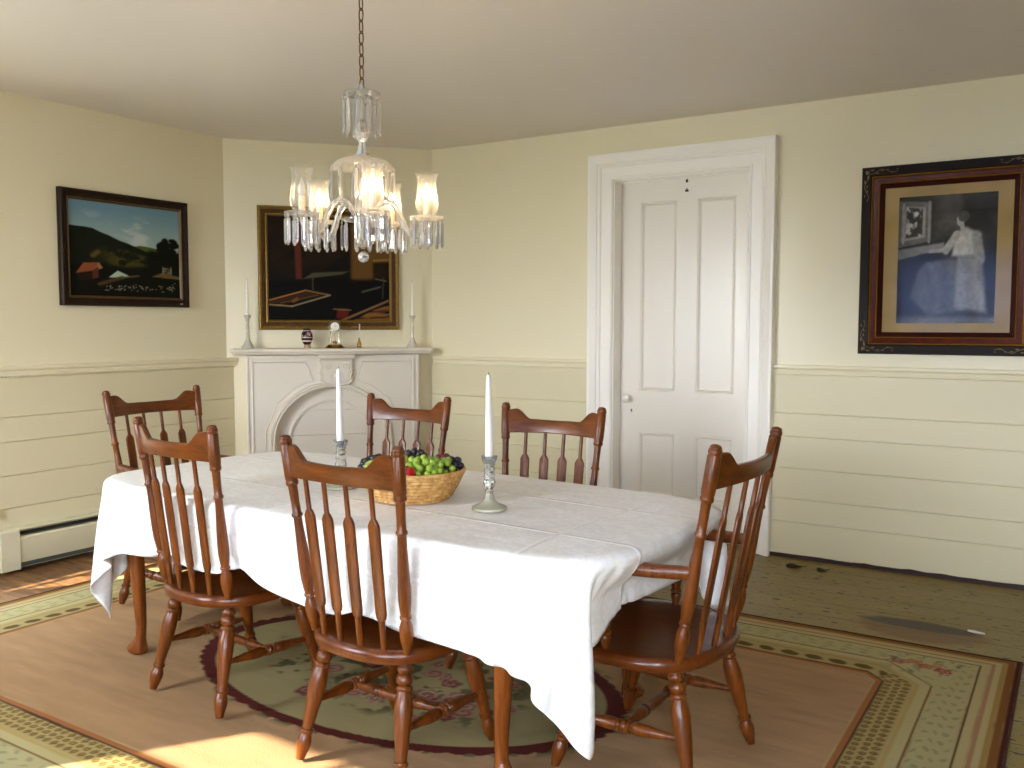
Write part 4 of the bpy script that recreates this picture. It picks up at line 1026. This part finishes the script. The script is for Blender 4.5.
for k in range(5):
    a = base_a+math.radians(8+72*k); ca_, sa_ = math.cos(a), math.sin(a)
    pr = [(.030, 1.668), (.045, 1.700), (.072, 1.722), (.102, 1.715), (.126, 1.680), (.146, 1.635), (.170, 1.606), (.195, 1.608), (.215, 1.630), (RA, 1.658)]
    # smooth the path
    path = []
    for i in range(len(pr)-1):
        p0, p1, p2, p3 = pr[max(i-1, 0)], pr[i], pr[i+1], pr[min(i+2, len(pr)-1)]
        for q in range(4):
            s = q/4; path.append(tuple(.5*((2*p1[j])+(-p0[j]+p2[j])*s+(2*p0[j]-5*p1[j]+4*p2[j]-p3[j])*s*s+(-p0[j]+3*p1[j]-3*p2[j]+p3[j])*s**3) for j in (0, 1)))
    path.append(pr[-1])
    build('arm', M().tube([(r_*ca_, r_*sa_, zz(z_)) for r_, z_ in path], [.0105+.0014*math.sin(i*2.1) for i in range(len(path))], 10), cgl2, ch, smooth=60)
    X, Y = RA*ca_, RA*sa_
    L0 = lambda prof, seg=24, cap=True: M().lathe([(zz(z_), r_) for z_, r_ in prof], (X, Y, 0), (X, Y, 1), seg, cap=cap, absolute=True)
    dish_ = build('drip_dish', L0([(1.652, .010), (1.660, .030), (1.662, .052), (1.669, .060), (1.671, .058), (1.666, .050), (1.666, .030), (1.668, .012)], cap=False), dishg, ch)
    for i in range(11):
        b_ = 2*PI*i/11+k; prism_at(X+.054*math.cos(b_), Y+.054*math.sin(b_), zz(1.664), b_+PI/2, .100, .0088, dish_)
    ct_ = build('candle_tube', L0([(1.666, .014), (1.672, .014), (1.674, .0115), (1.722, .0115), (1.724, .009)], 16), ctube, ch)
    bl = build('bulb', L0([(1.722, .006), (1.728, .0085), (1.738, .0125), (1.750, .0135), (1.762, .010), (1.774, .005), (1.784, .0015)], 16), bulb_off if k == 4 else bulb_on, ct_, smooth=180)
    if k == 4: bl['label'] = 'unlit bulb'
    build('glass_shade', L0([(1.674, .026), (1.680, .031), (1.700, .0375), (1.725, .0385), (1.755, .034), (1.785, .0315), (1.805, .0345), (1.822, .043)], 28, False), clear, ch, smooth=180)

# ------------------------------------------------------------------ pictures
def frame_sweep(u0, u1, z0, z1, prof, mp):
    """prof: (inset from the outer edge, height off the wall)"""
    m = M(); rings = []
    for su, sz in ((0, 0), (1, 0), (1, 1), (0, 1)):
        rings.append([mp((u0+i) if su == 0 else (u1-i), d, (z0+i) if sz == 0 else (z1-i)) for i, d in prof])
    rings.append(rings[0]); m.loft(rings, cap=False); return m
def panel(u0, u1, z0, z1, d0, d1, mp):
    m = M(); m.loft([[mp(u0, d, z0), mp(u1, d, z0), mp(u1, d, z1), mp(u0, d, z1)] for d in (d0, d1)]); return m
def local(m, t): return m.map(lambda x, y, z: (x-t.location.x, y-t.location.y, z-t.location.z))
def picgrid(name, u0, u1, z0, z1, d, mp, cols, mat, t):
    nx, ny = cols.shape[:2]; o = (t.location.x, t.location.y, t.location.z)
    def fnn(U, V):
        p = mp(u0+(u1-u0)*U, d, z0+(z1-z0)*V); return p[0]-o[0]+0*U, p[1]-o[1]+0*U, p[2]-o[2]+0*U
    return grid_col(name, nx, ny, fnn, mat, t, cols)
def canvas(nx, ny): 
    return np.meshgrid(np.linspace(0, 1, nx), np.linspace(0, 1, ny), indexing='ij')
def poly(U, V, pts, s=.004):
    """soft mask of a convex polygon given counter-clockwise"""
    mk = np.ones_like(U)
    for (a, b), (c, d) in zip(pts, pts[1:]+pts[:1]):
        dx, dy = c-a, d-b; l = math.hypot(dx, dy); mk = np.minimum(mk, sstep(-s, s, ((V-b)*dx-(U-a)*dy)/l))
    return mk
def seg(U, V, a, b, w, s=.003):
    ax, ay = a; bx_, by_ = b; dx, dy = bx_-ax, by_-ay; t = np.clip(((U-ax)*dx+(V-ay)*dy)/(dx*dx+dy*dy), 0, 1)
    return sstep(w+s, w-s, np.hypot(U-ax-t*dx, V-ay-t*dy))
paint = vcol('oil_paint', .6, .08, .0, bump=.15, bscale=180)
# 1. landscape on the left wall
mpL = lambda u, d, z: (d, u, z)
u0, u1, z0, z1 = -2.172, -1.342, 1.402, 2.046
t = empty('framed_landscape', (0, (u0+u1)/2, (z0+z1)/2), 0, 'dark framed landscape painting with blue sky on the left wall', 'painting')
dk = wood('dark_frame_wood', '1A0E09', '2C190C', .5, (5, 5, 5), 0)
oldgold = plain('dull_gilt', '7A6330', .4, .5, .6)
build('frame', local(frame_sweep(u0, u1, z0, z1, [(0, 0), (0, .030), (.006, .038), (.016, .040), (.026, .034), (.036, .026), (.043, .024), (.043, 0)], mpL), t), dk, t, smooth=30)
build('gilt_liner', local(frame_sweep(u0, u1, z0, z1, [(.043, .005), (.043, .026), (.047, .028), (.054, .022), (.058, .016), (.058, .005)], mpL), t), plain('brown_gilt', '5A4424', .4, .5, .4), t, smooth=30)
m = local(panel(u1-.075, u1-.055, z0+.018, z0+.024, .037, .0395, mpL), t); build('name_plate', m, plain('plate_brass', 'C8B890', .35, metal=.7), t, smooth=0)
U, V = canvas(150, 120); nz = fbm(U*6, V*6, 5)
img = L3('7B98A0')*(1-V[..., None])*.0+L3('9DB0A8')*(1-sstep(.45, 1, V))[..., None]+L3('6A8C9C')*sstep(.45, 1, V)[..., None]
cl_ = sstep(.52, .75, fbm(U*5+2, V*9, 9))*sstep(.95, .7, V)*sstep(.5, .62, V); img = put(img, .6*cl_, L3('C9CDC0'))
hill2 = .545+.03*np.sin((U-.45)*6)-.15*np.abs(U-.62); img = put(img, sstep(.006, -.006, V-hill2), L3('4C5A2A'))
hill = np.where(U < .2, .735-.10*U, .715-.42*(U-.2))+.008*(nz-.5)*4; img = put(img, sstep(.006, -.006, V-hill), L3('191C12'))
fld = sstep(.49, .44, V-.06*np.sin(U*5))*sstep(.2, .45, U)*sstep(.75, .6, U)*sstep(.28, .36, V); img = put(img, .8*fld*sstep(.3, .6, fbm(U*14, V*20, 3)), L3('4F4A1E'))
img = put(img, sstep(.36, .30, V+.03*(nz-.5)), L3('14130E'))
tr = np.zeros_like(U); rng2 = np.random.default_rng(5)
for _ in range(60):
    a_, q_ = rng2.uniform(0, 2*PI), rng2.uniform(0, 1)**.6; cx_, cy_ = .93+.135*q_*math.cos(a_), .53+.135*q_*math.sin(a_); rd_ = rng2.uniform(.018, .04)
    tr = np.maximum(tr, sstep(rd_*1.15, rd_*.7, np.hypot(U-cx_, (V-cy_)*.85)+.012*(nz-.5)))
img = put(img, tr, L3('10120B'))
img = put(img, sstep(.56, .5, V)*sstep(.66, .72, U), L3('12140C')); img = put(img, .9*sstep(.045, .03, np.hypot(U-.455, (V-.37)*1.1)), L3('12130B'))
img = put(img, .7*seg(U, V, (.2, .43), (.24, .47), .02, .02), L3('6A5A30'))
img = put(img, poly(U, V, [(.05, .235), (.20, .27), (.245, .36), (.115, .345)]), L3('8A4A30')); img = put(img, poly(U, V, [(.2, .27), (.28, .30), (.245, .36)]), L3('9A6A48'))
img = put(img, poly(U, V, [(.06, .16), (.19, .18), (.19, .265), (.06, .235)]), L3('261A12')); img = put(img, poly(U, V, [(.19, .18), (.24, .2), (.24, .32), (.19, .265)]), L3('5A3020'))
img = put(img, poly(U, V, [(.33, .205), (.53, .215), (.48, .245), (.41, .28)]), L3('AFC0AC'))
img = put(img, seg(U, V, (.25, .13), (.45, .21), .018, .012), L3('4A3A24')); img = put(img, seg(U, V, (.45, .21), (.6, .235), .008, .006), L3('5A4A30'))
img = put(img, poly(U, V, [(.73, .235), (1.0, .215), (1.0, .245), (.82, .28)]), L3('6A5430'))
for q in range(4): img = put(img, seg(U, V, (.835, .285+.018*q), (.915, .275+.018*q), .003), L3('8A8468'))
for q in (.835, .915): img = put(img, seg(U, V, (q, .265), (q, .35), .0035), L3('8A8468'))
for _ in range(70):
    cx_ = rng2.uniform(.30, .95); cy_ = .055+.08*(cx_-.3)*rng2.uniform(.2, 1.4)+rng2.uniform(0, .06)
    img = put(img, .75*sstep(.008, .004, np.hypot(U-cx_, V-cy_)), L3('8A8678'))
picgrid('painting', u0+.056, u1-.056, z0+.056, z1-.056, .014, mpL, img, paint, t)
# 2. dark harbour painting over the mantel
u0, u1, z0, z1 = .206, 1.138, 1.262, 2.078
t = empty('framed_harbour_scene', F((u0+u1)/2, 0, (z0+z1)/2), 0, 'dark gilt-framed painting of boats above the mantel shelf', 'painting')
gm = plain('antique_gilt', '8F6E30', .40, .5, .5, vary=.3, bscale=120, bump=.3)
build('frame', local(frame_sweep(u0, u1, z0, z1, [(0, 0), (0, .028), (.005, .036), (.012, .038), (.018, .032), (.024, .030)], F), t), gm, t, smooth=30)
build('dark_cove', local(frame_sweep(u0, u1, z0, z1, [(.024, .005), (.024, .031), (.034, .030), (.044, .025), (.050, .023), (.050, .005)], F), t), wood('brown_gilt_cove', '3A240C', '5A3A14', .5, (5, 5, 5), 0), t, smooth=30)
build('gilt_liner', local(frame_sweep(u0, u1, z0, z1, [(.050, .005), (.050, .025), (.056, .027), (.062, .022), (.066, .014), (.066, .005)], F), t), gm, t, smooth=30)
m = M(); n_ = 60
for side in range(4):
    for i in range(n_):
        s = (i+.5)/n_
        p = [(u0+.019+(u1-u0-.038)*s, z0+.019), (u0+.019+(u1-u0-.038)*s, z1-.019), (u0+.019, z0+.019+(z1-z0-.038)*s), (u1-.019, z0+.019+(z1-z0-.038)*s)][side]
        m.sphere(F(p[0], .034, p[1]), .0045, 6, 4)
build('beading', local(m, t), gm, t)
U, V = canvas(150, 130); nz = fbm(U*5, V*5, 15)
img = L3('14110E')*(1+.6*(nz[..., None]-.5)); img = put(img, .5*sstep(.45, .7, fbm(U*3+7, V*4, 40))*sstep(.3, .6, V), L3('2E2014'))
img = put(img, .8*sstep(.35, .6, U)*sstep(.5, .9, V)*sstep(.3, .6, nz), L3('2A1A14'))
img = put(img, poly(U, V, [(.225, .40), (.27, .40), (.262, 1.0), (.205, 1.0)], .01), L3('5A2A1C'))
img = put(img, .9*sstep(.66, .70, U)*sstep(.36, .42, V)*sstep(1.0, .9, V), L3('6A4A22')); img = put(img, poly(U, V, [(.86, .36), (1, .38), (1, .58), (.86, .57)], .015), L3('241A10'))
img = put(img, poly(U, V, [(.86, .58), (1, .59), (1, .61), (.86, .6)], .006), L3('8A6630'))
img = put(img, sstep(.40, .34, V-.05*U+.02*(nz-.5)), L3('0E0D0C'))
img = put(img, poly(U, V, [(.28, .40), (.60, .45), (.66, .48), (.36, .46)], .008), L3('4A4634')); img = put(img, seg(U, V, (.36, .3), (.36, .41), .006), L3('3A3628'))
img = put(img, .85*poly(U, V, [(0, .165), (.18, .17), (.48, .26), (.30, .285), (.02, .20)], .006), L3('3C2414'))
for a_, b_, c_ in (((0, .15), (.19, .135), '9A8058'), ((.19, .135), (.50, .245), '9A8A68'), ((0, .19), (.30, .29), 'A8703A'), ((.5, .245), (.30, .29), '8A6A40'), ((.1, .165), (.4, .245), '5A4024')): img = put(img, .85*seg(U, V, a_, b_, .006, .004), L3(c_))
img = put(img, seg(U, V, (.20, .185), (.23, .205), .014, .01), L3('7A4A24'))
img = put(img, poly(U, V, [(.55, .02), (.64, .02), (.66, .11), (.56, .11)], .008), L3('5A1C18')); img = put(img, seg(U, V, (.53, .11), (.67, .10), .006), L3('7A5A38'))
img = put(img, seg(U, V, (.60, 0), (1.0, .20), .01, .005), L3('7A5A38')); img = put(img, .9*poly(U, V, [(.70, 0), (1, 0), (1, .15), (.86, .10)], .01)*sstep(.3, .55, fbm(U*5, V*40, 4)), L3('8A5A2C'))
img = put(img, seg(U, V, (.94, .22), (.95, .42), .006), L3('3A3226')); img = put(img, seg(U, V, (.88, .41), (.97, .39), .006), L3('5A5240')); img = put(img, .7*seg(U, V, (.77, .28), (.92, .33), .008, .006), L3('5A5A50'))
picgrid('painting', u0+.064, u1-.064, z0+.064, z1-.064, .013, F, img, paint, t)
# 3. framed print under glass on the back wall
mpB = lambda u, d, z: (u, -d, z)
u0, u1, z0, z1 = 3.748, 4.562, 1.148, 2.116
t = empty('framed_print', ((u0+u1)/2, 0, (z0+z1)/2), 0, 'large glazed print of a seated woman in a dark red and gold frame', 'picture')
dkred = wood('black_red_lacquer', '0C0404', '1C0806', .5, (5, 5, 5), 0); mahog = wood('red_mahogany', '3A0D06', '641C0C', .4, (5, 5, 5), .05); gl = plain('bright_gilt', 'B58A34', .3, .5, .8)
S = lambda pr: local(frame_sweep(u0, u1, z0, z1, pr, mpB), t)
build('outer_moulding', S([(0, 0), (0, .026), (.004, .032), (.046, .036), (.050, .030), (.050, 0)]), dkred, t, smooth=30)
build('gilt_edge', S([(.050, .008), (.050, .036), (.053, .039), (.057, .036), (.057, .008)]), gl, t, smooth=30)
build('inner_moulding', S([(.057, .008), (.057, .034), (.064, .036), (.080, .030), (.084, .028), (.084, .008)]), mahog, t, smooth=30)
build('inner_gilt_edge', S([(.084, .008), (.084, .030), (.087, .032), (.090, .029), (.090, .008)]), gl, t, smooth=30)
build('sloping_liner', S([(.090, .008), (.090, .027), (.112, .014), (.114, .012), (.114, .008)]), wood('dark_red_liner', '240606', '400E08', .4, (5, 5, 5), .05), t, smooth=30)
for cu, cz, su, sz in ((u0, z0, 1, 1), (u1, z0, -1, 1), (u1, z1, -1, -1), (u0, z1, 1, -1)):
    m = M()
    for ax in (0, 1):
        for q in range(7):
            along, off = .028+.024*q, .025+.009*math.sin(q*2.2)*(1 if ax else -1)
            a_ = (along, off) if ax == 0 else (off, along); k2 = 1-.09*q
            m.sphere((cu+su*a_[0], -.0365, cz+sz*a_[1]), .0062*k2, 8, 5, ((1.9, .5, .7) if ax == 0 else (.7, .5, 1.9)))
        pts = [((.02+.026*q), .025+.012*math.sin(q*1.5)) for q in range(7)]
        m.tube([(cu+su*(p[0] if ax == 0 else p[1]), -.0362, cz+sz*(p[1] if ax == 0 else p[0])) for p in pts], .0014, 5)
    build('corner_ornament', local(m, t), plain('ornament_gilt', '8A7048', .35, .5, .7), t)
build('mat_board', local(panel(u0+.112, u1-.112, z0+.112, z1-.112, .006, .010, mpB), t), plain('gold_mat', 'A48440', .55, vary=.12, bscale=8), t, smooth=0)
p0, p1, q0, q1 = 3.930, 4.380, 1.308, 1.952
U, V = canvas(140, 190); nz = fbm(U*7, V*9, 25); 
g = .10+.10*(nz-.4)
def gm_(g, mask, v): return g*(1-mask)+v*mask
g = gm_(g, sstep(.3, .45, U)*sstep(.62, .7, V)*sstep(.7, .6, U), .20+.12*(nz-.5))
g = gm_(g, poly(U, V, [(0, .60), (.34, .645), (.34, .95), (0, .97)], .008), .30)
g = gm_(g, poly(U, V, [(.03, .65), (.28, .675), (.28, .91), (.03, .93)], .006), .46); g = gm_(g, poly(U, V, [(.08, .675), (.25, .69), (.25, .90), (.08, .92)], .006), .16+.5*sstep(.45, .7, fbm(U*22, V*22, 6)))
g = gm_(g, seg(U, V, (.05, .64), (.05, .94), .012), .5); g = gm_(g, seg(U, V, (.32, .64), (.32, .95), .012), .42)
g = gm_(g, poly(U, V, [(0, .50), (.48, .58), (.48, .63), (0, .585)], .01), .40); g = gm_(g, poly(U, V, [(0, .34), (.44, .46), (.46, .57), (0, .50)], .012), .09)
wv = .25+.5*fbm(U*22+V*8, V*5, 51)+.2*np.sin(U*34+V*9+7*nz)
g = gm_(g, poly(U, V, [(.14, .20), (.34, .06), (.70, .10), (.70, .50), (.52, .50), (.30, .48), (.22, .42)], .02), .20+.10*wv)
g = gm_(g, poly(U, V, [(.60, .12), (.92, .08), (.86, .52), (.62, .52)], .03), .34+.16*wv)
g = gm_(g, poly(U, V, [(.56, .52), (.80, .52), (.84, .68), (.70, .74), (.58, .70)], .02), .62-.1*wv)
g = gm_(g, seg(U, V, (.60, .68), (.50, .57), .035, .01), .52); g = gm_(g, seg(U, V, (.50, .57), (.34, .565), .016, .008), .50); g = gm_(g, seg(U, V, (.80, .66), (.84, .5), .05, .02), .45)
g = gm_(g, sstep(1.08, .92, np.hypot((U-.638)/.040, (V-.795)/.046)), .50); g = gm_(g, sstep(1.08, .92, np.hypot((U-.668)/.056, (V-.826)/.044)), .15+.1*nz); g = gm_(g, seg(U, V, (.655, .75), (.665, .72), .022, .008), .48)
g = gm_(g, sstep(.08, .02, V), .26+.1*nz)
g = np.clip(g*(1+.35*(fbm(U*30, V*38, 61)-.5))*(1-.25*sstep(.3, 0, U)), .02, 1)
img = (np.clip(g*1.15+.06,0,1)**2.0)[..., None]*np.array([1., .95, .86])
picgrid('print', p0, p1, q0, q1, .0105, mpB, img, vcol('print_ink', .7, .2), t)
build('glass_pane', local(panel(u0+.108, u1-.108, z0+.108, z1-.108, .0125, .0145, mpB), t), thin_glass('picture_glass', gloss=.4, rough=.02), t, smooth=0)

# ------------------------------------------------------------------ small bits on the bare floor
leafm = plain('dry_leaf', '1E140E', .8)
for (x, y, rz, L_, lab) in ((3.482, -.198, .4, .075, 'dark curled dry leaf on the bare floor, nearer the door casing'), (3.631, -.195, .9, .06, 'dark curled dry leaf on the bare floor, second from the casing')):
    t = empty('dry_leaf', (x, y, .001), rz, lab, 'leaf', 'dry leaves on the bare floor')
    m = M(); rings = []
    for i in range(9):
        s = i/8; w = .5*L_*.95*math.sin(PI*min(1, s*.97+.02))**.8; zc = .006*math.sin(PI*s)
        rings.append([((s-.5)*L_, -w, zc+.008*(s)), ((s-.5)*L_, -w*.4, zc+.002), ((s-.5)*L_, 0, zc), ((s-.5)*L_, w*.4, zc+.002), ((s-.5)*L_, w, zc+.008*(1-s)), ((s-.5)*L_, w*.4, zc+.0008), ((s-.5)*L_, 0, zc-.001+.0002), ((s-.5)*L_, -w*.4, zc+.0008)])
    m.loft(rings); build('blade', m, leafm, t); build('stalk', M().tube([(L_*.45, 0, .002), (L_*.7, .006, .002), (L_*.95, .004, .002)], .0014, 5), leafm, t)
m = M().tube([(4.384, -.826, .004), (4.41, -.832, .004), (4.450, -.838, .005)], [.004, .006, .003], 8)
tag(build('wood_sliver', m, plain('white_sliver', 'D8D0C4', .7)), 'white sliver lying at the end of the bare brown floor patch', 'debris')
bpy.data.objects['framed_print'].location.y -= .002
# ------------------------------------------------------------------ curtains at the window behind the camera
cum, nt, b = new_mat('blue_sheer_curtain'); b.inputs['Base Color'].default_value = rgb('8FA3C4'); b.inputs['Roughness'].default_value = .9
tl = N(nt, 'ShaderNodeBsdfTranslucent'); tl.inputs[0].default_value = rgb('9FB2D2'); ms = N(nt, 'ShaderNodeMixShader'); ms.inputs[0].default_value = .6
nt.links.new(b.outputs[0], ms.inputs[1]); nt.links.new(tl.outputs[0], ms.inputs[2]); nt.links.new(ms.outputs[0], nt.nodes['Material Output'].inputs[0])
for x0, x1, lab in ((2.95, 3.80, 'blue curtain panel at the left of the window behind the viewer'), (3.76, 4.55, 'blue curtain panel at the right of the window behind the viewer')):
    m = M(); n = 60; a, b2 = [], []
    for i in range(n+1):
        x = x0+(x1-x0)*i/n; d = .085+(.03 if x0 > 3.5 else 0)+.012*math.sin(i*.95); a.append((x, YF+d, .9)); b2.append((x, YF+d, 2.2))
    m.v = a+b2; m.f = [(i, i+1, n+2+i, n+1+i) for i in range(n)]
    c_ = build('curtain', m, cum, smooth=180); tag(c_, lab, 'curtain', 'blue curtains behind the viewer'); s_ = c_.modifiers.new('t', 'SOLIDIFY'); s_.thickness = .0015
# ------------------------------------------------------------------ daylight
w = bpy.data.worlds.new('sky'); sc.world = w; w.use_nodes = True; nt = w.node_tree; bg = nt.nodes['Background']
tc = N(nt, 'ShaderNodeTexCoord'); sx = N(nt, 'ShaderNodeSeparateXYZ'); nt.links.new(tc.outputs['Generated'], sx.inputs[0])
r = N(nt, 'ShaderNodeValToRGB'); e = r.color_ramp.elements; e[0].position = .46; e[0].color = (.27, .30, .28, 1); e[1].position = .52; e[1].color = (.87, .93, 1, 1); q = e.new(1.); q.color = (.56, .74, 1, 1)
mr = N(nt, 'ShaderNodeMapRange'); mr.inputs['From Min'].default_value = -1; nt.links.new(sx.outputs[2], mr.inputs[0]); nt.links.new(mr.outputs[0], r.inputs[0]); nt.links.new(r.outputs[0], bg.inputs[0])
bg.inputs[1].default_value = SKY
sd = bpy.data.lights.new('sun', 'SUN'); sd.energy = SUN; sd.angle = math.radians(.6); sd.color = (1, .93, .80)
so_ = bpy.data.objects.new('sun', sd); C.objects.link(so_)
so_.rotation_euler = Vector((.57, .82, -.68)).to_track_quat('-Z', 'Y').to_euler(); so_.location = (-3, -10, 6)
def portal(name, loc, rot, sx_, sy_):
    l = bpy.data.lights.new(name, 'AREA'); l.shape = 'RECTANGLE'; l.size = sx_; l.size_y = sy_; l.cycles.is_portal = True
    o = bpy.data.objects.new(name, l); C.objects.link(o); o.location = loc; o.rotation_euler = rot
portal('window_portal', (-.15, (W1[0]+W1[1])/2, (W1[2]+W1[3])/2), (PI/2, 0, -PI/2), W1[1]-W1[0], W1[3]-W1[2])
for Wn in (W2, W3, W4_FILL): portal('window_portal', ((Wn[0]+Wn[1])/2, YF-.15, (Wn[2]+Wn[3])/2), (PI/2, 0, 0), Wn[1]-Wn[0], Wn[3]-Wn[2])
# ------------------------------------------------------------------ camera and film
cam = bpy.data.cameras.new('camera'); cam.sensor_width = 36; cam.lens = 900/1024*36; cam.clip_start = .02
co = bpy.data.objects.new('camera', cam); C.objects.link(co)
yaw, pitch, roll = -.564446249, .0663098291, .00113813664
fv = Vector((math.sin(yaw)*math.cos(pitch), math.cos(yaw)*math.cos(pitch), -math.sin(pitch)))
r0 = Vector((math.cos(yaw), -math.sin(yaw), 0)); u0_ = r0.cross(fv)
rv = r0*math.cos(roll)+u0_*math.sin(roll); uv_ = -r0*math.sin(roll)+u0_*math.cos(roll)
co.matrix_world = Matrix(((rv.x, uv_.x, -fv.x, 4.75113714), (rv.y, uv_.y, -fv.y, -5.03173221), (rv.z, uv_.z, -fv.z, 1.30067743), (0, 0, 0, 1)))
sc.camera = co
vs = sc.view_settings; sc.display_settings.display_device = 'sRGB'; vs.view_transform = 'Standard'; vs.look = 'None'; vs.exposure = EXPO; vs.gamma = 1; vs.use_curve_mapping = False
cy = sc.cycles; cy.max_bounces = 10; cy.diffuse_bounces = 5; cy.glossy_bounces = 5; cy.transmission_bounces = 10; cy.transparent_max_bounces = 16
cy.caustics_reflective = False; cy.caustics_refractive = False; cy.sample_clamp_indirect = 6; cy.use_denoising = True
